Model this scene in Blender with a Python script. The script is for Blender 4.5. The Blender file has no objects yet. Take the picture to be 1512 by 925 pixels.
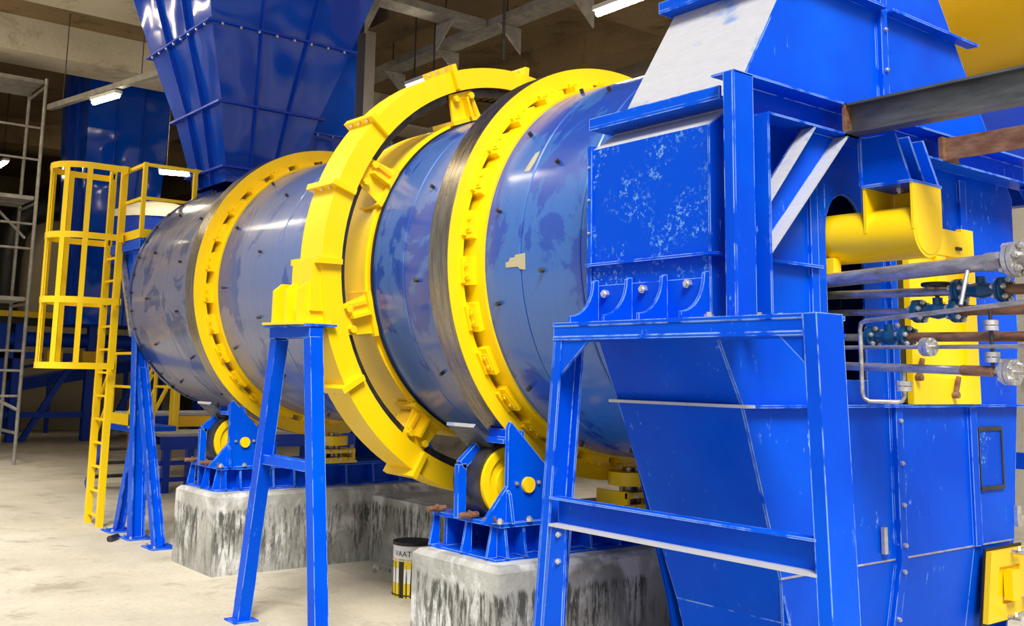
import bpy, math, random
from mathutils import Vector, Matrix
random.seed(7)
sc = bpy.context.scene
col = sc.collection
PI = math.pi
sin, cos, rad = math.sin, math.cos, math.radians

# ------------------------------------------------------------------ camera, sky, exposure
cam_d = bpy.data.cameras.new('camera'); cam = bpy.data.objects.new('camera', cam_d); col.objects.link(cam)
cam.matrix_world = Matrix(((0.61389, 0.10436, 0.78247, 0.0),
                           (0.78914, -0.10636, -0.60494, 0.0),
                           (0.02009, 0.98884, -0.14765, 1.75),
                           (0, 0, 0, 1)))
cam_d.sensor_fit = 'HORIZONTAL'; cam_d.sensor_width = 36.0
cam_d.lens = 35.916; cam_d.shift_x = 0.02542; cam_d.shift_y = -0.0889
cam_d.clip_start = 0.05; cam_d.clip_end = 300
sc.camera = cam
world = bpy.data.worlds.new('overcast_sky'); sc.world = world; world.use_nodes = True
bg = world.node_tree.nodes['Background']
bg.inputs[0].default_value = (0.93, 0.96, 1.0, 1); bg.inputs[1].default_value = .47
sun_d = bpy.data.lights.new('soft_sun', 'SUN'); sun = bpy.data.objects.new('soft_sun', sun_d); col.objects.link(sun)
sun_d.energy = 4.3; sun_d.angle = rad(22); sun_d.color = (1.0, 0.97, 0.92)
sun.rotation_euler = Vector((-0.56, 0.38, -0.72)).to_track_quat('-Z', 'Y').to_euler()
sc.view_settings.view_transform = 'Standard'; sc.view_settings.look = 'None'
sc.view_settings.gamma = 1.0; sc.view_settings.use_curve_mapping = False
sc.view_settings.exposure = 0.3
try:
    sc.cycles.use_denoising = True
    sc.cycles.max_bounces = 8; sc.cycles.diffuse_bounces = 4; sc.cycles.glossy_bounces = 4
except Exception:
    pass

# ------------------------------------------------------------------ helpers
def V(*a): return Vector(a)

class MB:
    """collects shapes; build() links them as ONE mesh object"""
    def __init__(s): s.v = []; s.f = []
    def add(s, vs, fs):
        n = len(s.v); s.v += [tuple(p) for p in vs]; s.f += [[i + n for i in f] for f in fs]; return s
    def box(s, x0, x1, y0, y1, z0, z1):
        vs = [(x, y, z) for x in (x0, x1) for y in (y0, y1) for z in (z0, z1)]
        return s.add(vs, [(0,1,3,2),(4,6,7,5),(0,4,5,1),(2,3,7,6),(0,2,6,4),(1,5,7,3)])
    def bar(s, p, q, w, h, up=(0,0,1)):
        p = Vector(p); q = Vector(q); d = (q - p).normalized(); up = Vector(up)
        if abs(d.dot(up)) > .98: up = Vector((0,1,0)) if abs(d.y) < .9 else Vector((1,0,0))
        a = d.cross(up).normalized(); b = a.cross(d).normalized(); a *= w/2; b *= h/2
        vs = [p-a-b, p-a+b, p+a-b, p+a+b, q-a-b, q-a+b, q+a-b, q+a+b]
        return s.add(vs, [(0,1,3,2),(4,6,7,5),(0,4,5,1),(2,3,7,6),(0,2,6,4),(1,5,7,3)])
    def tube(s, p, q, r, n=12, r2=None, cap=True):
        p = Vector(p); q = Vector(q); d = (q-p).normalized(); r2 = r if r2 is None else r2
        a = d.orthogonal().normalized(); b = d.cross(a)
        vs = []
        for i in range(n):
            t = 2*PI*i/n; e = a*cos(t)+b*sin(t); vs += [p+e*r, q+e*r2]
        fs = [(2*i, (2*i+2) % (2*n), (2*i+3) % (2*n), 2*i+1) for i in range(n)]
        if cap: fs += [tuple(range(2*n-2, -1, -2)), tuple(range(1, 2*n, 2))]
        return s.add(vs, fs)
    def path(s, pts, r, n=10):
        pts = [Vector(p) for p in pts]; rings = []; prev = None
        for i, p in enumerate(pts):
            d = ((pts[min(i+1, len(pts)-1)]-p).normalized() + (p-pts[max(i-1, 0)]).normalized())
            d = d.normalized()
            a = d.orthogonal().normalized() if prev is None else (prev - d*prev.dot(d)).normalized()
            prev = a; b = d.cross(a)
            rings.append([p + (a*cos(2*PI*k/n)+b*sin(2*PI*k/n))*r for k in range(n)])
        vs = [x for g in rings for x in g]; fs = []
        for i in range(len(pts)-1):
            for k in range(n): fs.append((i*n+k, i*n+(k+1) % n, (i+1)*n+(k+1) % n, (i+1)*n+k))
        fs += [tuple(range(n-1, -1, -1)), tuple(range((len(pts)-1)*n, len(pts)*n))]
        return s.add(vs, fs)
    def prism(s, poly, vec):
        vec = Vector(vec); poly = [Vector(p) for p in poly]; n = len(poly)
        vs = poly + [p+vec for p in poly]
        return s.add(vs, [tuple(range(n-1, -1, -1)), tuple(range(n, 2*n))] + [(i, (i+1) % n, n+(i+1) % n, n+i) for i in range(n)])
    def rev(s, prof, seg=96, a0=0.0, a1=2*PI, closed=True):
        """closed profile [(d, r)] revolved about local X; angle 0 = +Y, 90deg = +Z"""
        full = abs(a1-a0-2*PI) < 1e-6; m = len(prof); na = seg if full else seg+1; vs = []
        for i in range(na):
            t = a0+(a1-a0)*i/seg
            vs += [(d, r*cos(t), r*sin(t)) for d, r in prof]
        fs = []; pm = m if closed else m-1
        for i in range(seg):
            j = (i+1) % na
            for k in range(pm): fs.append((i*m+k, i*m+(k+1) % m, j*m+(k+1) % m, j*m+k))
        if not full and closed: fs += [tuple(range(m-1, -1, -1)), tuple(range((na-1)*m, na*m))]
        return s.add(vs, fs)
    def mesh(s, name, origin=(0,0,0)):
        o = Vector(origin); me = bpy.data.meshes.new(name)
        me.from_pydata([tuple(Vector(p)-o) for p in s.v], [], s.f); me.validate()
        import bmesh
        bm = bmesh.new(); bm.from_mesh(me); bmesh.ops.recalc_face_normals(bm, faces=bm.faces[:]); bm.to_mesh(me); bm.free()
        me.polygons.foreach_set('use_smooth', [True]*len(me.polygons))
        try: me.set_sharp_from_angle(angle=rad(32))
        except Exception: pass
        return me
    def build(s, name, mat, parent=None, label=None):
        root = parent
        while root is not None and root.parent is not None: root = root.parent
        o0 = (0,0,0) if root is None or root.get('_local') else tuple(root.location)
        me = s.mesh(name, o0); me.materials.append(mat)
        o = bpy.data.objects.new(name, me); col.objects.link(o)
        if parent is not None: o.parent = parent
        if label: o['label'] = label
        return o

def inst(name, me, parent, mat4, label=None):
    """object sharing mesh data, placed by a matrix given in world space (or root-local for local roots)"""
    root = parent
    while root.parent is not None: root = root.parent
    o = bpy.data.objects.new(name, me); col.objects.link(o); o.parent = parent
    m = mat4.copy()
    if not root.get('_local'): m = Matrix.Translation(-Vector(root.location)) @ m
    o.matrix_basis = m
    if label: o['label'] = label
    return o

def thing(name, label, cat, loc=(0,0,0), group=None, kind=None, local=False):
    o = bpy.data.objects.new(name, None); col.objects.link(o); o.location = loc
    o.empty_display_size = .1; o['label'] = label; o['category'] = cat
    if group: o['group'] = group
    if kind: o['kind'] = kind
    if local: o['_local'] = 1
    return o

def tag(o, label, cat, group=None, kind=None):
    o['label'] = label; o['category'] = cat
    if group: o['group'] = group
    if kind: o['kind'] = kind
    return o

def struct(name, mb, mat, label, parent=None):
    o = mb.build(name, mat, parent)
    if parent is None: o['kind'] = 'structure'; o['label'] = label; o['category'] = name.split('_')[0]
    return o

def copy_tree(o, parent=None):
    c = o.copy(); col.objects.link(c); c.parent = parent
    for ch in o.children: copy_tree(ch, c)
    return c

# ------------------------------------------------------------------ materials
def new_mat(name):
    m = bpy.data.materials.new(name); m.use_nodes = True
    nt = m.node_tree; return m, nt, nt.nodes['Principled BSDF']
def nd(nt, t, **kw):
    n = nt.nodes.new(t)
    for k, v in kw.items(): setattr(n, k, v)
    return n
def coords(nt, scale=(1,1,1)):
    g = nd(nt, 'ShaderNodeNewGeometry'); mp = nd(nt, 'ShaderNodeMapping'); mp.inputs['Scale'].default_value = scale
    nt.links.new(g.outputs['Position'], mp.inputs['Vector']); return mp.outputs[0]
def noise(nt, vec, scale, detail=4, rough=.55, dist=0.0):
    n = nd(nt, 'ShaderNodeTexNoise'); n.inputs['Scale'].default_value = scale; n.inputs['Detail'].default_value = detail
    n.inputs['Roughness'].default_value = rough; n.inputs['Distortion'].default_value = dist
    nt.links.new(vec, n.inputs['Vector']); return n.outputs['Fac']
def ramp(nt, fac, stops):
    r = nd(nt, 'ShaderNodeValToRGB'); e = r.color_ramp.elements
    while len(e) < len(stops): e.new(.5)
    for i, (p, c) in enumerate(stops):
        e[i].position = p; e[i].color = (c, c, c, 1) if not hasattr(c, '__len__') else (*c, 1)
    nt.links.new(fac, r.inputs[0]); return r.outputs[0]
def mix(nt, fac, a, b):
    m = nd(nt, 'ShaderNodeMix', data_type='RGBA')
    for sock, val in ((m.inputs[0], fac), (m.inputs[6], a), (m.inputs[7], b)):
        if isinstance(val, (int, float)): sock.default_value = val
        elif isinstance(val, tuple): sock.default_value = (*val, 1)
        else: nt.links.new(val, sock)
    return m.outputs[2]
def mathn(nt, op, a, b=0.0, clamp=False):
    m = nd(nt, 'ShaderNodeMath', operation=op); m.use_clamp = clamp
    for i, val in enumerate((a, b)):
        if isinstance(val, (int, float)): m.inputs[i].default_value = val
        else: nt.links.new(val, m.inputs[i])
    return m.outputs[0]
def bump(nt, bsdf, h, strength=.2, dist=.01):
    b = nd(nt, 'ShaderNodeBump'); b.inputs['Strength'].default_value = strength; b.inputs['Distance'].default_value = dist
    nt.links.new(h, b.inputs['Height']); nt.links.new(b.outputs[0], bsdf.inputs['Normal'])
def edge_mask(nt, radius=.006):
    bv = nd(nt, 'ShaderNodeBevel'); bv.samples = 3; bv.inputs['Radius'].default_value = radius
    g = nd(nt, 'ShaderNodeNewGeometry'); dt = nd(nt, 'ShaderNodeVectorMath', operation='DOT_PRODUCT')
    nt.links.new(bv.outputs[0], dt.inputs[0]); nt.links.new(g.outputs['Normal'], dt.inputs[1])
    return mathn(nt, 'SUBTRACT', 1.0, dt.outputs['Value'], True)

def paint(name, base, var, rough=.3, chip=(.25,.55,.85), chip_amt=.0, edge=True, wave=.0, spec=.5):
    m, nt, b = new_mat(name); p = coords(nt)
    c = mix(nt, ramp(nt, noise(nt, p, 1.3, 5), [(.35, 0.0), (.7, 1.0)]), base, var)
    if chip_amt:
        chips = mathn(nt, 'MULTIPLY', ramp(nt, noise(nt, coords(nt, (1, 1, .4)), 24, 6, .72), [(.61, 0.0), (.70, .9)]),
                      ramp(nt, noise(nt, p, 1.9, 2), [(.52, 0.0), (.64, chip_amt)]))
        c = mix(nt, chips, c, chip)
    if edge:
        e = mathn(nt, 'MULTIPLY', ramp(nt, edge_mask(nt, .008), [(.03, 0.0), (.12, 1.0)]),
                  ramp(nt, noise(nt, p, 7, 5), [(.42, 0.0), (.52, .95)]))
        c = mix(nt, e, c, (.42, .66, .86))
    nt.links.new(c, b.inputs['Base Color'])
    r = ramp(nt, noise(nt, p, 3.0, 5), [(.3, rough*.75), (.75, rough*1.4)]); nt.links.new(r, b.inputs['Roughness'])
    if wave: bump(nt, b, noise(nt, p, 1.6, 2), wave, .05)
    b.inputs['Specular IOR Level'].default_value = spec
    return m

BLUE = paint('blue_paint', (.0, .060, .59), (.0, .098, .74), .32, chip_amt=.8, wave=.06, spec=.08)
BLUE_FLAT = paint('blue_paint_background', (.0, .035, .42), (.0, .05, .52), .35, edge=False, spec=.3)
YEL = paint('yellow_paint', (.93, .60, .0), (.98, .66, .0), .38, chip=(.45, .22, .01), chip_amt=.25, edge=False)
YELD = paint('amber_paint', (.90, .50, .004), (.95, .56, .004), .42, edge=False)

def mat_blue_panel():
    m, nt, b = new_mat('blue_shaded_dented_sheet'); p = coords(nt)
    c = mix(nt, noise(nt, p, .8, 3), (.0, .036, .36), (.0, .058, .50)); nt.links.new(c, b.inputs['Base Color'])  # blue set deeper to carry the shade on hopper and bins
    b.inputs['Roughness'].default_value = .12
    bump(nt, b, noise(nt, p, 1.15, 1, .3), .85, .16)
    return m
BLUE_SHEET_SHADED = mat_blue_panel()

def mat_blue_flaked():
    m, nt, b = new_mat('blue_paint_flaked'); p = coords(nt)
    fl = mathn(nt, 'MULTIPLY', ramp(nt, noise(nt, p, 38, 5, .75), [(.55, 0.0), (.62, 1.0)]), ramp(nt, noise(nt, p, 4.2, 3), [(.46, 0.0), (.58, 1.0)]))
    c = mix(nt, mathn(nt, 'MULTIPLY', fl, .75), (.0, .064, .58), (.20, .44, .68)); nt.links.new(c, b.inputs['Base Color'])
    b.inputs['Roughness'].default_value = .38; b.inputs['Specular IOR Level'].default_value = .08; return m
BLUE_FLAKED = mat_blue_flaked()

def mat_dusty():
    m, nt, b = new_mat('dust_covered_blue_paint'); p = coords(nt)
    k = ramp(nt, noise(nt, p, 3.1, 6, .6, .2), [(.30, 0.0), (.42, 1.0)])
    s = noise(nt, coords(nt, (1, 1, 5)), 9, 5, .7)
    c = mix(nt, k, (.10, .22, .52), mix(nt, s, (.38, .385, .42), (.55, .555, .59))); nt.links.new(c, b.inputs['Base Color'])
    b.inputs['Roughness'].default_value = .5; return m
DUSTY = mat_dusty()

def mat_drum():
    m, nt, b = new_mat('dusty_drum_paint'); p = coords(nt)
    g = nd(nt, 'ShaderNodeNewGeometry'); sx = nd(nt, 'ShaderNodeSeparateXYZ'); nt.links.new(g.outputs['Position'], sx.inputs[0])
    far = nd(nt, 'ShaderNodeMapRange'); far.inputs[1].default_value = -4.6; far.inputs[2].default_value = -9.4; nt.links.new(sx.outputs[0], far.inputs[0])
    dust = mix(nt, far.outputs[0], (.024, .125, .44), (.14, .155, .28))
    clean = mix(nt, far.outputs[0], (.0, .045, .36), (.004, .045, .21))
    patch = ramp(nt, noise(nt, coords(nt, (1.0, .8, .55)), 1.75, 6, .64, 1.0), [(.515, 0.0), (.54, 1.0)])
    streak = ramp(nt, noise(nt, coords(nt, (14, 1, 1)), 2.4, 5, .7), [(.35, 0.0), (.75, 1.0)])
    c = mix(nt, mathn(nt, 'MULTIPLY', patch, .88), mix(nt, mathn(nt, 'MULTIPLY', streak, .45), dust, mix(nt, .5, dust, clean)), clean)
    nt.links.new(c, b.inputs['Base Color'])
    r = ramp(nt, noise(nt, coords(nt, (6, 1, 1)), 3.0, 5), [(.3, .26), (.75, .46)]); nt.links.new(r, b.inputs['Roughness'])
    b.inputs['Coat Weight'].default_value = .55; b.inputs['Coat Roughness'].default_value = .14
    bump(nt, b, noise(nt, coords(nt, (2, .5, .5)), 2.0, 2), .12, .03)
    return m
DRUM = mat_drum()

def metal(name, a, b2, rough, metallic=.9, scale=(1,1,1), ns=6):
    m, nt, b = new_mat(name)
    c = mix(nt, ramp(nt, noise(nt, coords(nt, scale), ns, 6, .65), [(.32, 0.0), (.68, 1.0)]), a, b2); nt.links.new(c, b.inputs['Base Color'])
    b.inputs['Metallic'].default_value = metallic
    r = ramp(nt, noise(nt, coords(nt, scale), ns*1.7, 4), [(.3, rough*.8), (.7, rough*1.3)]); nt.links.new(r, b.inputs['Roughness'])
    return m
STEEL = metal('rolled_steel', (.16, .13, .10), (.36, .32, .26), .28, .95, (12, 1, 1), 4)
STEELD = metal('dark_steel', (.05, .048, .045), (.13, .12, .11), .42, .8)
GALV = metal('grey_pipe_steel', (.28, .26, .24), (.66, .64, .61), .38, .75, (2, 6, 6), 4)
MILL = metal('mill_scale_steel', (.07, .075, .08), (.16, .165, .17), .45, .6, (1, 4, 4), 4)
RUST = metal('rusty_steel', (.11, .035, .015), (.30, .17, .10), .7, .15, (1, 3, 3), 7)
BOLT = metal('zinc_bolt', (.42, .41, .39), (.76, .75, .73), .34, .7, (1,1,1), 14)
ALU = metal('grey_scaffold_tube', (.24, .225, .20), (.42, .40, .36), .5, .3)
def plain(name, c, rough=.6, metallic=0.0):
    m, nt, b = new_mat(name); p = coords(nt)
    nt.links.new(mix(nt, noise(nt, p, 4, 4), tuple(x*.8 for x in c), c), b.inputs['Base Color'])
    b.inputs['Roughness'].default_value = rough; b.inputs['Metallic'].default_value = metallic; return m
BLACK = plain('black_rubber', (.012, .012, .013), .5)
VALVE = plain('petrol_blue_valve_paint', (.008, .075, .19), .3)
WHITE = plain('white_plastic', (.8, .8, .78), .5)
BEIGE = plain('beige_cladding', (.58, .49, .33), .8)
CREAM = plain('cream_cover', (.80, .76, .64), .7)
PAPER = plain('beige_paper', (.50, .45, .28), .8)
DECK = plain('pale_deck_plate', (.55, .55, .52), .6)

def mat_concrete(name, lo, hi, stain, sc_=1.0, streaks=False, stain_amt=.7):
    m, nt, b = new_mat(name); p = coords(nt)
    c = mix(nt, ramp(nt, noise(nt, p, 1.1*sc_, 6, .62), [(.3, 0.0), (.7, 1.0)]), lo, hi)
    v = coords(nt, (7, 7, .8)) if streaks else p
    s = ramp(nt, noise(nt, v, (1.0 if streaks else 2.6)*sc_, 6, .7, .5), [(.54, 0.0), (.66, stain_amt)])
    if streaks: s = mathn(nt, 'MULTIPLY', s, ramp(nt, noise(nt, p, 1.6, 3), [(.40, 0.0), (.6, 1.0)]))
    c = mix(nt, s, c, stain)
    c = mix(nt, mathn(nt, 'MULTIPLY', ramp(nt, noise(nt, p, 26, 3), [(.3, 1.0), (.5, 0.0)]), .25), c, stain)
    nt.links.new(c, b.inputs['Base Color']); b.inputs['Roughness'].default_value = .85
    bump(nt, b, noise(nt, p, 14*sc_, 6), .35, .01); return m
FLOOR = mat_concrete('dusty_concrete_floor', (.44, .395, .305), (.66, .605, .49), (.27, .225, .15), .7, stain_amt=.6)
PEDC = mat_concrete('cast_concrete', (.50, .49, .45), (.74, .73, .69), (.15, .15, .13), 1.3, True, .85)
CEIL = mat_concrete('ceiling_concrete', (.17, .115, .055), (.30, .21, .11), (.075, .048, .02), .5)  # dark brown also carries the hall's shade and warm lamp tint
CEIL_LIT = mat_concrete('daylit_ceiling_concrete', (.58, .52, .40), (.72, .66, .53), (.34, .28, .18), .5)  # ceiling concrete lightened to stand in for daylight and floor bounce
WALL = mat_concrete('wall_concrete', (.40, .37, .31), (.52, .48, .42), (.25, .21, .16), .4)

def mat_pedestal():
    m, nt, b = new_mat('streaked_cast_concrete'); p = coords(nt)
    g = nd(nt, 'ShaderNodeNewGeometry'); sx = nd(nt, 'ShaderNodeSeparateXYZ'); nt.links.new(g.outputs['Position'], sx.inputs[0])
    c = mix(nt, ramp(nt, noise(nt, p, 2.2, 6, .65), [(.35, 0.0), (.62, 1.0)]), (.27, .265, .235), (.46, .455, .42))
    white = ramp(nt, noise(nt, coords(nt, (1, 1, .7)), 3.1, 5, .62, .5), [(.53, 0.0), (.62, .8)])
    c = mix(nt, white, c, (.72, .72, .70))
    st = ramp(nt, noise(nt, coords(nt, (9, 9, 1.5)), 2.4, 6, .75, .4), [(.46, 0.0), (.56, .95)])
    area = ramp(nt, noise(nt, coords(nt, (1, 1, .5)), 1.9, 3), [(.36, 0.0), (.50, 1.0)])
    edge = mathn(nt, 'ADD', sx.outputs[2], mathn(nt, 'MULTIPLY', noise(nt, coords(nt, (10, 10, .2)), 2.0, 4), .16))
    lim = ramp(nt, edge, [(.0, .25), (.30, .9), (.60, 1.0), (.63, 0.0)])
    c = mix(nt, mathn(nt, 'MULTIPLY', mathn(nt, 'MULTIPLY', st, area), lim), c, (.055, .055, .045))
    nt.links.new(c, b.inputs['Base Color']); b.inputs['Roughness'].default_value = .85
    bump(nt, b, noise(nt, p, 16, 6), .7, .015); return m
PEDC = mat_pedestal()

def emit(name, c, s):
    m, nt, b = new_mat(name)
    b.inputs['Emission Color'].default_value = (*c, 1); b.inputs['Emission Strength'].default_value = s
    b.inputs['Base Color'].default_value = (.9, .9, .9, 1); return m
TUBE = emit('lit_lamp_tube', (1.0, .86, .60), 55)

bolt_me = MB().tube((0,0,0), (0,0,.016), .017, 6).tube((0,0,.016), (0,0,.024), .010, 8).mesh('hex_bolt'); bolt_me.materials.append(BOLT)
def put_bolt(parent, p, n, s=1.0, name='bolt', me=None):
    q = Vector(n).to_track_quat('Z', 'Y').to_matrix().to_4x4()
    return inst(name, me or bolt_me, parent, Matrix.Translation(p) @ q @ Matrix.Scale(s, 4))
stud_me = MB().tube((0,0,-.01), (0,0,.030), .013, 8).mesh('shell_stud'); stud_me.materials.append(STEELD)

# ------------------------------------------------------------------ the setting
struct('floor', MB().box(-60, 14, -30, 30, -.2, 0), FLOOR, 'pale dusty concrete floor of the hall')
ZC = 8.1
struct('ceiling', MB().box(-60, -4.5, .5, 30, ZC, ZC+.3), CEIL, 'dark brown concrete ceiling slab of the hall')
ceiling = bpy.data.objects['ceiling']
for k in range(4): MB().box(-18.35+1.45*k, -16.95+1.45*k, 1.0, 8.4, ZC-.10, ZC).build('ceiling_plank', CEIL_LIT, ceiling, 'precast ceiling plank in a daylit tone')
struct('wall_right', MB().box(-60, 6, 14.6, 14.9, 0, ZC), WALL, 'pale concrete wall far behind the housing')
struct('wall_light_block', MB().box(-60, -16.8, .2, .5, 0, ZC), WALL, 'unseen concrete side wall added to keep daylight out of the deep hall')  # unseen wall, added to block side light from the far interior
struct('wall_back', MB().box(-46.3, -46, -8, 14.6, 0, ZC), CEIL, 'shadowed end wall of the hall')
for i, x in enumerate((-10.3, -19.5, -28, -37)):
    struct('trim_%d' % (i+1), MB().box(x-1.05, x-.05, 1.0, 14.6, 7.45, ZC), CEIL_LIT if i == 1 else CEIL, 'concrete ceiling beam crossing the hall')
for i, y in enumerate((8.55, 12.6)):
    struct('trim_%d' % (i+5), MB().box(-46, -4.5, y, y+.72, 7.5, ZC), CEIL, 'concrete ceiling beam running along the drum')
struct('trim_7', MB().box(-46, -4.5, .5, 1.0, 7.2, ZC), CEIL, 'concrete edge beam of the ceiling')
for i, (x, y) in enumerate(((-14.6, 8.55), (-33, 8.8), (-9, 13.6), (-33, 2.4), (-20, 14.0))):
    struct('column_%d' % (i+1), MB().box(x-.16 if i == 0 else x-.3, x+.1 if i == 0 else x+.3, y, y+(.2 if i == 0 else .6), 0, 7.5), WALL, 'square concrete column')

# ------------------------------------------------------------------ rotary drum
A0 = (0, 4.962, 2.397)
drum = thing('rotary_drum', 'long dusty blue rotary drum with two yellow riding tyres', 'drum', A0, local=True)
drum.rotation_euler = (0, .0151, 0)
SR = 1.23
cuts = [-11.1, -10.05, -9.25, -7.62, -6.9, -5.72, -4.5, -4.0, -3.45]
for a, b in zip(cuts, cuts[1:]):
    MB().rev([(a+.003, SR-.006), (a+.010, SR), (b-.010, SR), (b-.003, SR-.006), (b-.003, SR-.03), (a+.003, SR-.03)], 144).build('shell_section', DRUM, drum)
MB().rev([(-11.1, SR-.03), (-11.13, SR-.03), (-11.13, .75), (-11.1, .75)], 96).build('end_plate', DRUM, drum)
MB().rev([(-11.125, SR), (-11.125, SR+.012), (-11.06, SR+.012), (-11.06, SR)], 144).build('end_ring', DRUM, drum)
MB().rev([(-3.62, SR), (-3.62, SR+.03), (-3.50, SR+.03), (-3.50, SR)], 144).build('end_ring', DRUM, drum)
def polar(r, ang): return (r*cos(ang), r*sin(ang))
padA, padB = MB(), MB()
padA.box(-.34, -.065, -.088, .088, 0, .040)                       # origin: band front, shell radius; z = radial, y = tangential
padA.box(-.142, -.118, -.075, .075, .03, .066)
pad_me = padA.mesh('retaining_block'); pad_me.materials.append(YEL)
padB.box(-.115, -.072, -.055, .055, .040, .050).tube((-.095, -.03, .05), (-.095, -.03, .060), .012, 6).tube((-.095, .03, .05), (-.095, .03, .060), .012, 6)
clip_me = padB.mesh('retaining_clip'); clip_me.materials.append(YEL)
def radial(d, r, ang):
    ca, sa = cos(ang), sin(ang)
    rz = Vector((0, ca, sa)); ty = Vector((0, -sa, ca)); 
    m = Matrix(((1, ty.x, rz.x, d), (0, ty.y, rz.y, r*ca), (0, ty.z, rz.z, r*sa), (0, 0, 0, 1)))
    return m
for front in (-4.98, -8.91):
    t = MB().rev([(front-.21, 1.30), (front-.21, 1.385), (front-.20, 1.40), (front, 1.40), (front, 1.30)], 160).build('riding_tire', STEEL, drum, 'bare steel running surface')
    MB().rev([(front, 1.285), (front+.004, 1.285), (front+.004, 1.3995), (front, 1.3995)], 160).build('tire_side', YEL, t, 'yellow painted flank')
    MB().rev([(front-.40, SR), (front-.40, SR+.016), (front+.15, SR+.016), (front+.15, SR)], 144).build('wear_band', YEL, drum)
    for k in range(28):
        ang = 2*PI*(k+.35)/28
        p = inst('retaining_block', pad_me, drum, radial(front+.145, SR+.012, ang))
        inst('clip', clip_me, p, Matrix.Identity(4))
# girth gear with tangential spring plates
g = MB().rev([(-6.38, 1.425), (-6.38, 1.50), (-6.355, 1.50), (-6.355, 1.425)], 120).rev([(-6.19, 1.425), (-6.19, 1.49), (-6.165, 1.49), (-6.165, 1.425)], 120)
g.rev([(-6.36, 1.475), (-6.36, 1.50), (-6.19, 1.50), (-6.19, 1.475)], 120)
for k in range(132):
    a = 2*PI*k/132; g.tube((-6.37, *polar(1.445, a)), (-6.17, *polar(1.445, a)), .014, 6)
g.build('girth_gear', STEELD, drum, 'dark toothed gear ring')
MB().rev([(-6.85, SR), (-6.85, SR+.012), (-6.125, SR+.012), (-6.125, SR)], 144).build('gear_band', YEL, drum)
MB().rev([(-6.20, SR), (-6.20, SR+.03), (-6.165, SR+.03), (-6.165, SR)], 144).build('band_rim', YEL, drum)
MB().rev([(-6.12, SR), (-6.12, SR+.014), (-6.10, SR+.014), (-6.10, SR)], 144).build('band_gap', BLACK, drum, 'dark sealing gap')
for ang in (20, 65, 110, 153, 195.4, 236.5, 285, 335):
    ang = rad(ang)
    def W(x, tt, r, ang=ang): return Vector((x, r*cos(ang)-tt*sin(ang), r*sin(ang)+tt*cos(ang)))
    br = MB()
    br.prism([W(-6.16, -.14, 1.26), W(-6.16, .14, 1.26), W(-6.16, .105, 1.475), W(-6.16, -.105, 1.475)], (.02, 0, 0))
    br = br.build('spring_bracket', YEL, drum)
    b2 = MB()
    b2.prism([W(-6.38, -.16, 1.24), W(-6.38, .16, 1.24), W(-6.38, .16, 1.275), W(-6.38, -.16, 1.275)], (.27, 0, 0)).build('foot_plate', YEL, br)
    b3 = MB()
    b3.prism([W(-6.14, -.02, 1.275), W(-6.14, .0, 1.275), W(-6.14, .0, 1.43), W(-6.14, -.02, 1.43)], (.06, 0, 0)).build('rib', YEL, br)
    b4 = MB().prism([W(-6.36, -.10, 1.28), W(-6.36, -.075, 1.28), W(-6.36, -.075, 1.42), W(-6.36, -.10, 1.42)], (.24, 0, 0)); b4.build('web_plate', YELD, br)
    for tt in (-.06, .06):
        MB().tube(W(-6.14, tt*1.2, 1.435), W(-6.10, tt*1.2, 1.435), .026, 8).build('bolt', YEL, br)
# studs on the shell
for d, n, off in ((-11.02, 40, .1), (-10.55, 16, .2), (-9.75, 16, .5), (-8.62, 14, .1), (-7.95, 14, .6), (-7.2, 14, .3), (-5.55, 12, .2), (-4.72, 14, .55), (-4.3, 12, .2), (-3.85, 12, .7)):
    for k in range(n):
        inst('stud', stud_me, drum, radial(d, SR, 2*PI*(k+off)/n))
# torn paper label on the near shell
pl = MB(); a0 = rad(184.5)
prof = [(-4.63, 0), (-4.63, .03), (-4.60, .035), (-4.59, .055), (-4.55, .055), (-4.54, .07), (-4.455, .075), (-4.455, -.02), (-4.50, -.015), (-4.52, 0)]
pv = [(d, *polar(SR+.003, a0-tt/SR)) for d, tt in prof] + [(d, *polar(SR+.0005, a0-tt/SR)) for d, tt in prof]
n = len(prof); pl.add(pv, [tuple(range(n)), tuple(range(2*n-1, n-1, -1))] + [(i, (i+1) % n, n+(i+1) % n, n+i) for i in range(n)])
pl.build('paper_label', PAPER, drum, 'torn beige paper label')
pl = MB(); a0 = rad(157); prof = [(-4.60, 0), (-4.58, .07), (-4.56, .13), (-4.53, .14), (-4.53, .06), (-4.55, .0)]
pv = [(d, *polar(SR+.003, a0-tt/SR)) for d, tt in prof] + [(d, *polar(SR+.0005, a0-tt/SR)) for d, tt in prof]
n = len(prof); pl.add(pv, [tuple(range(n)), tuple(range(2*n-1, n-1, -1))] + [(i, (i+1) % n, n+(i+1) % n, n+i) for i in range(n)])
pl.build('paper_label', PAPER, drum, 'faded paper remnant')

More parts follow.
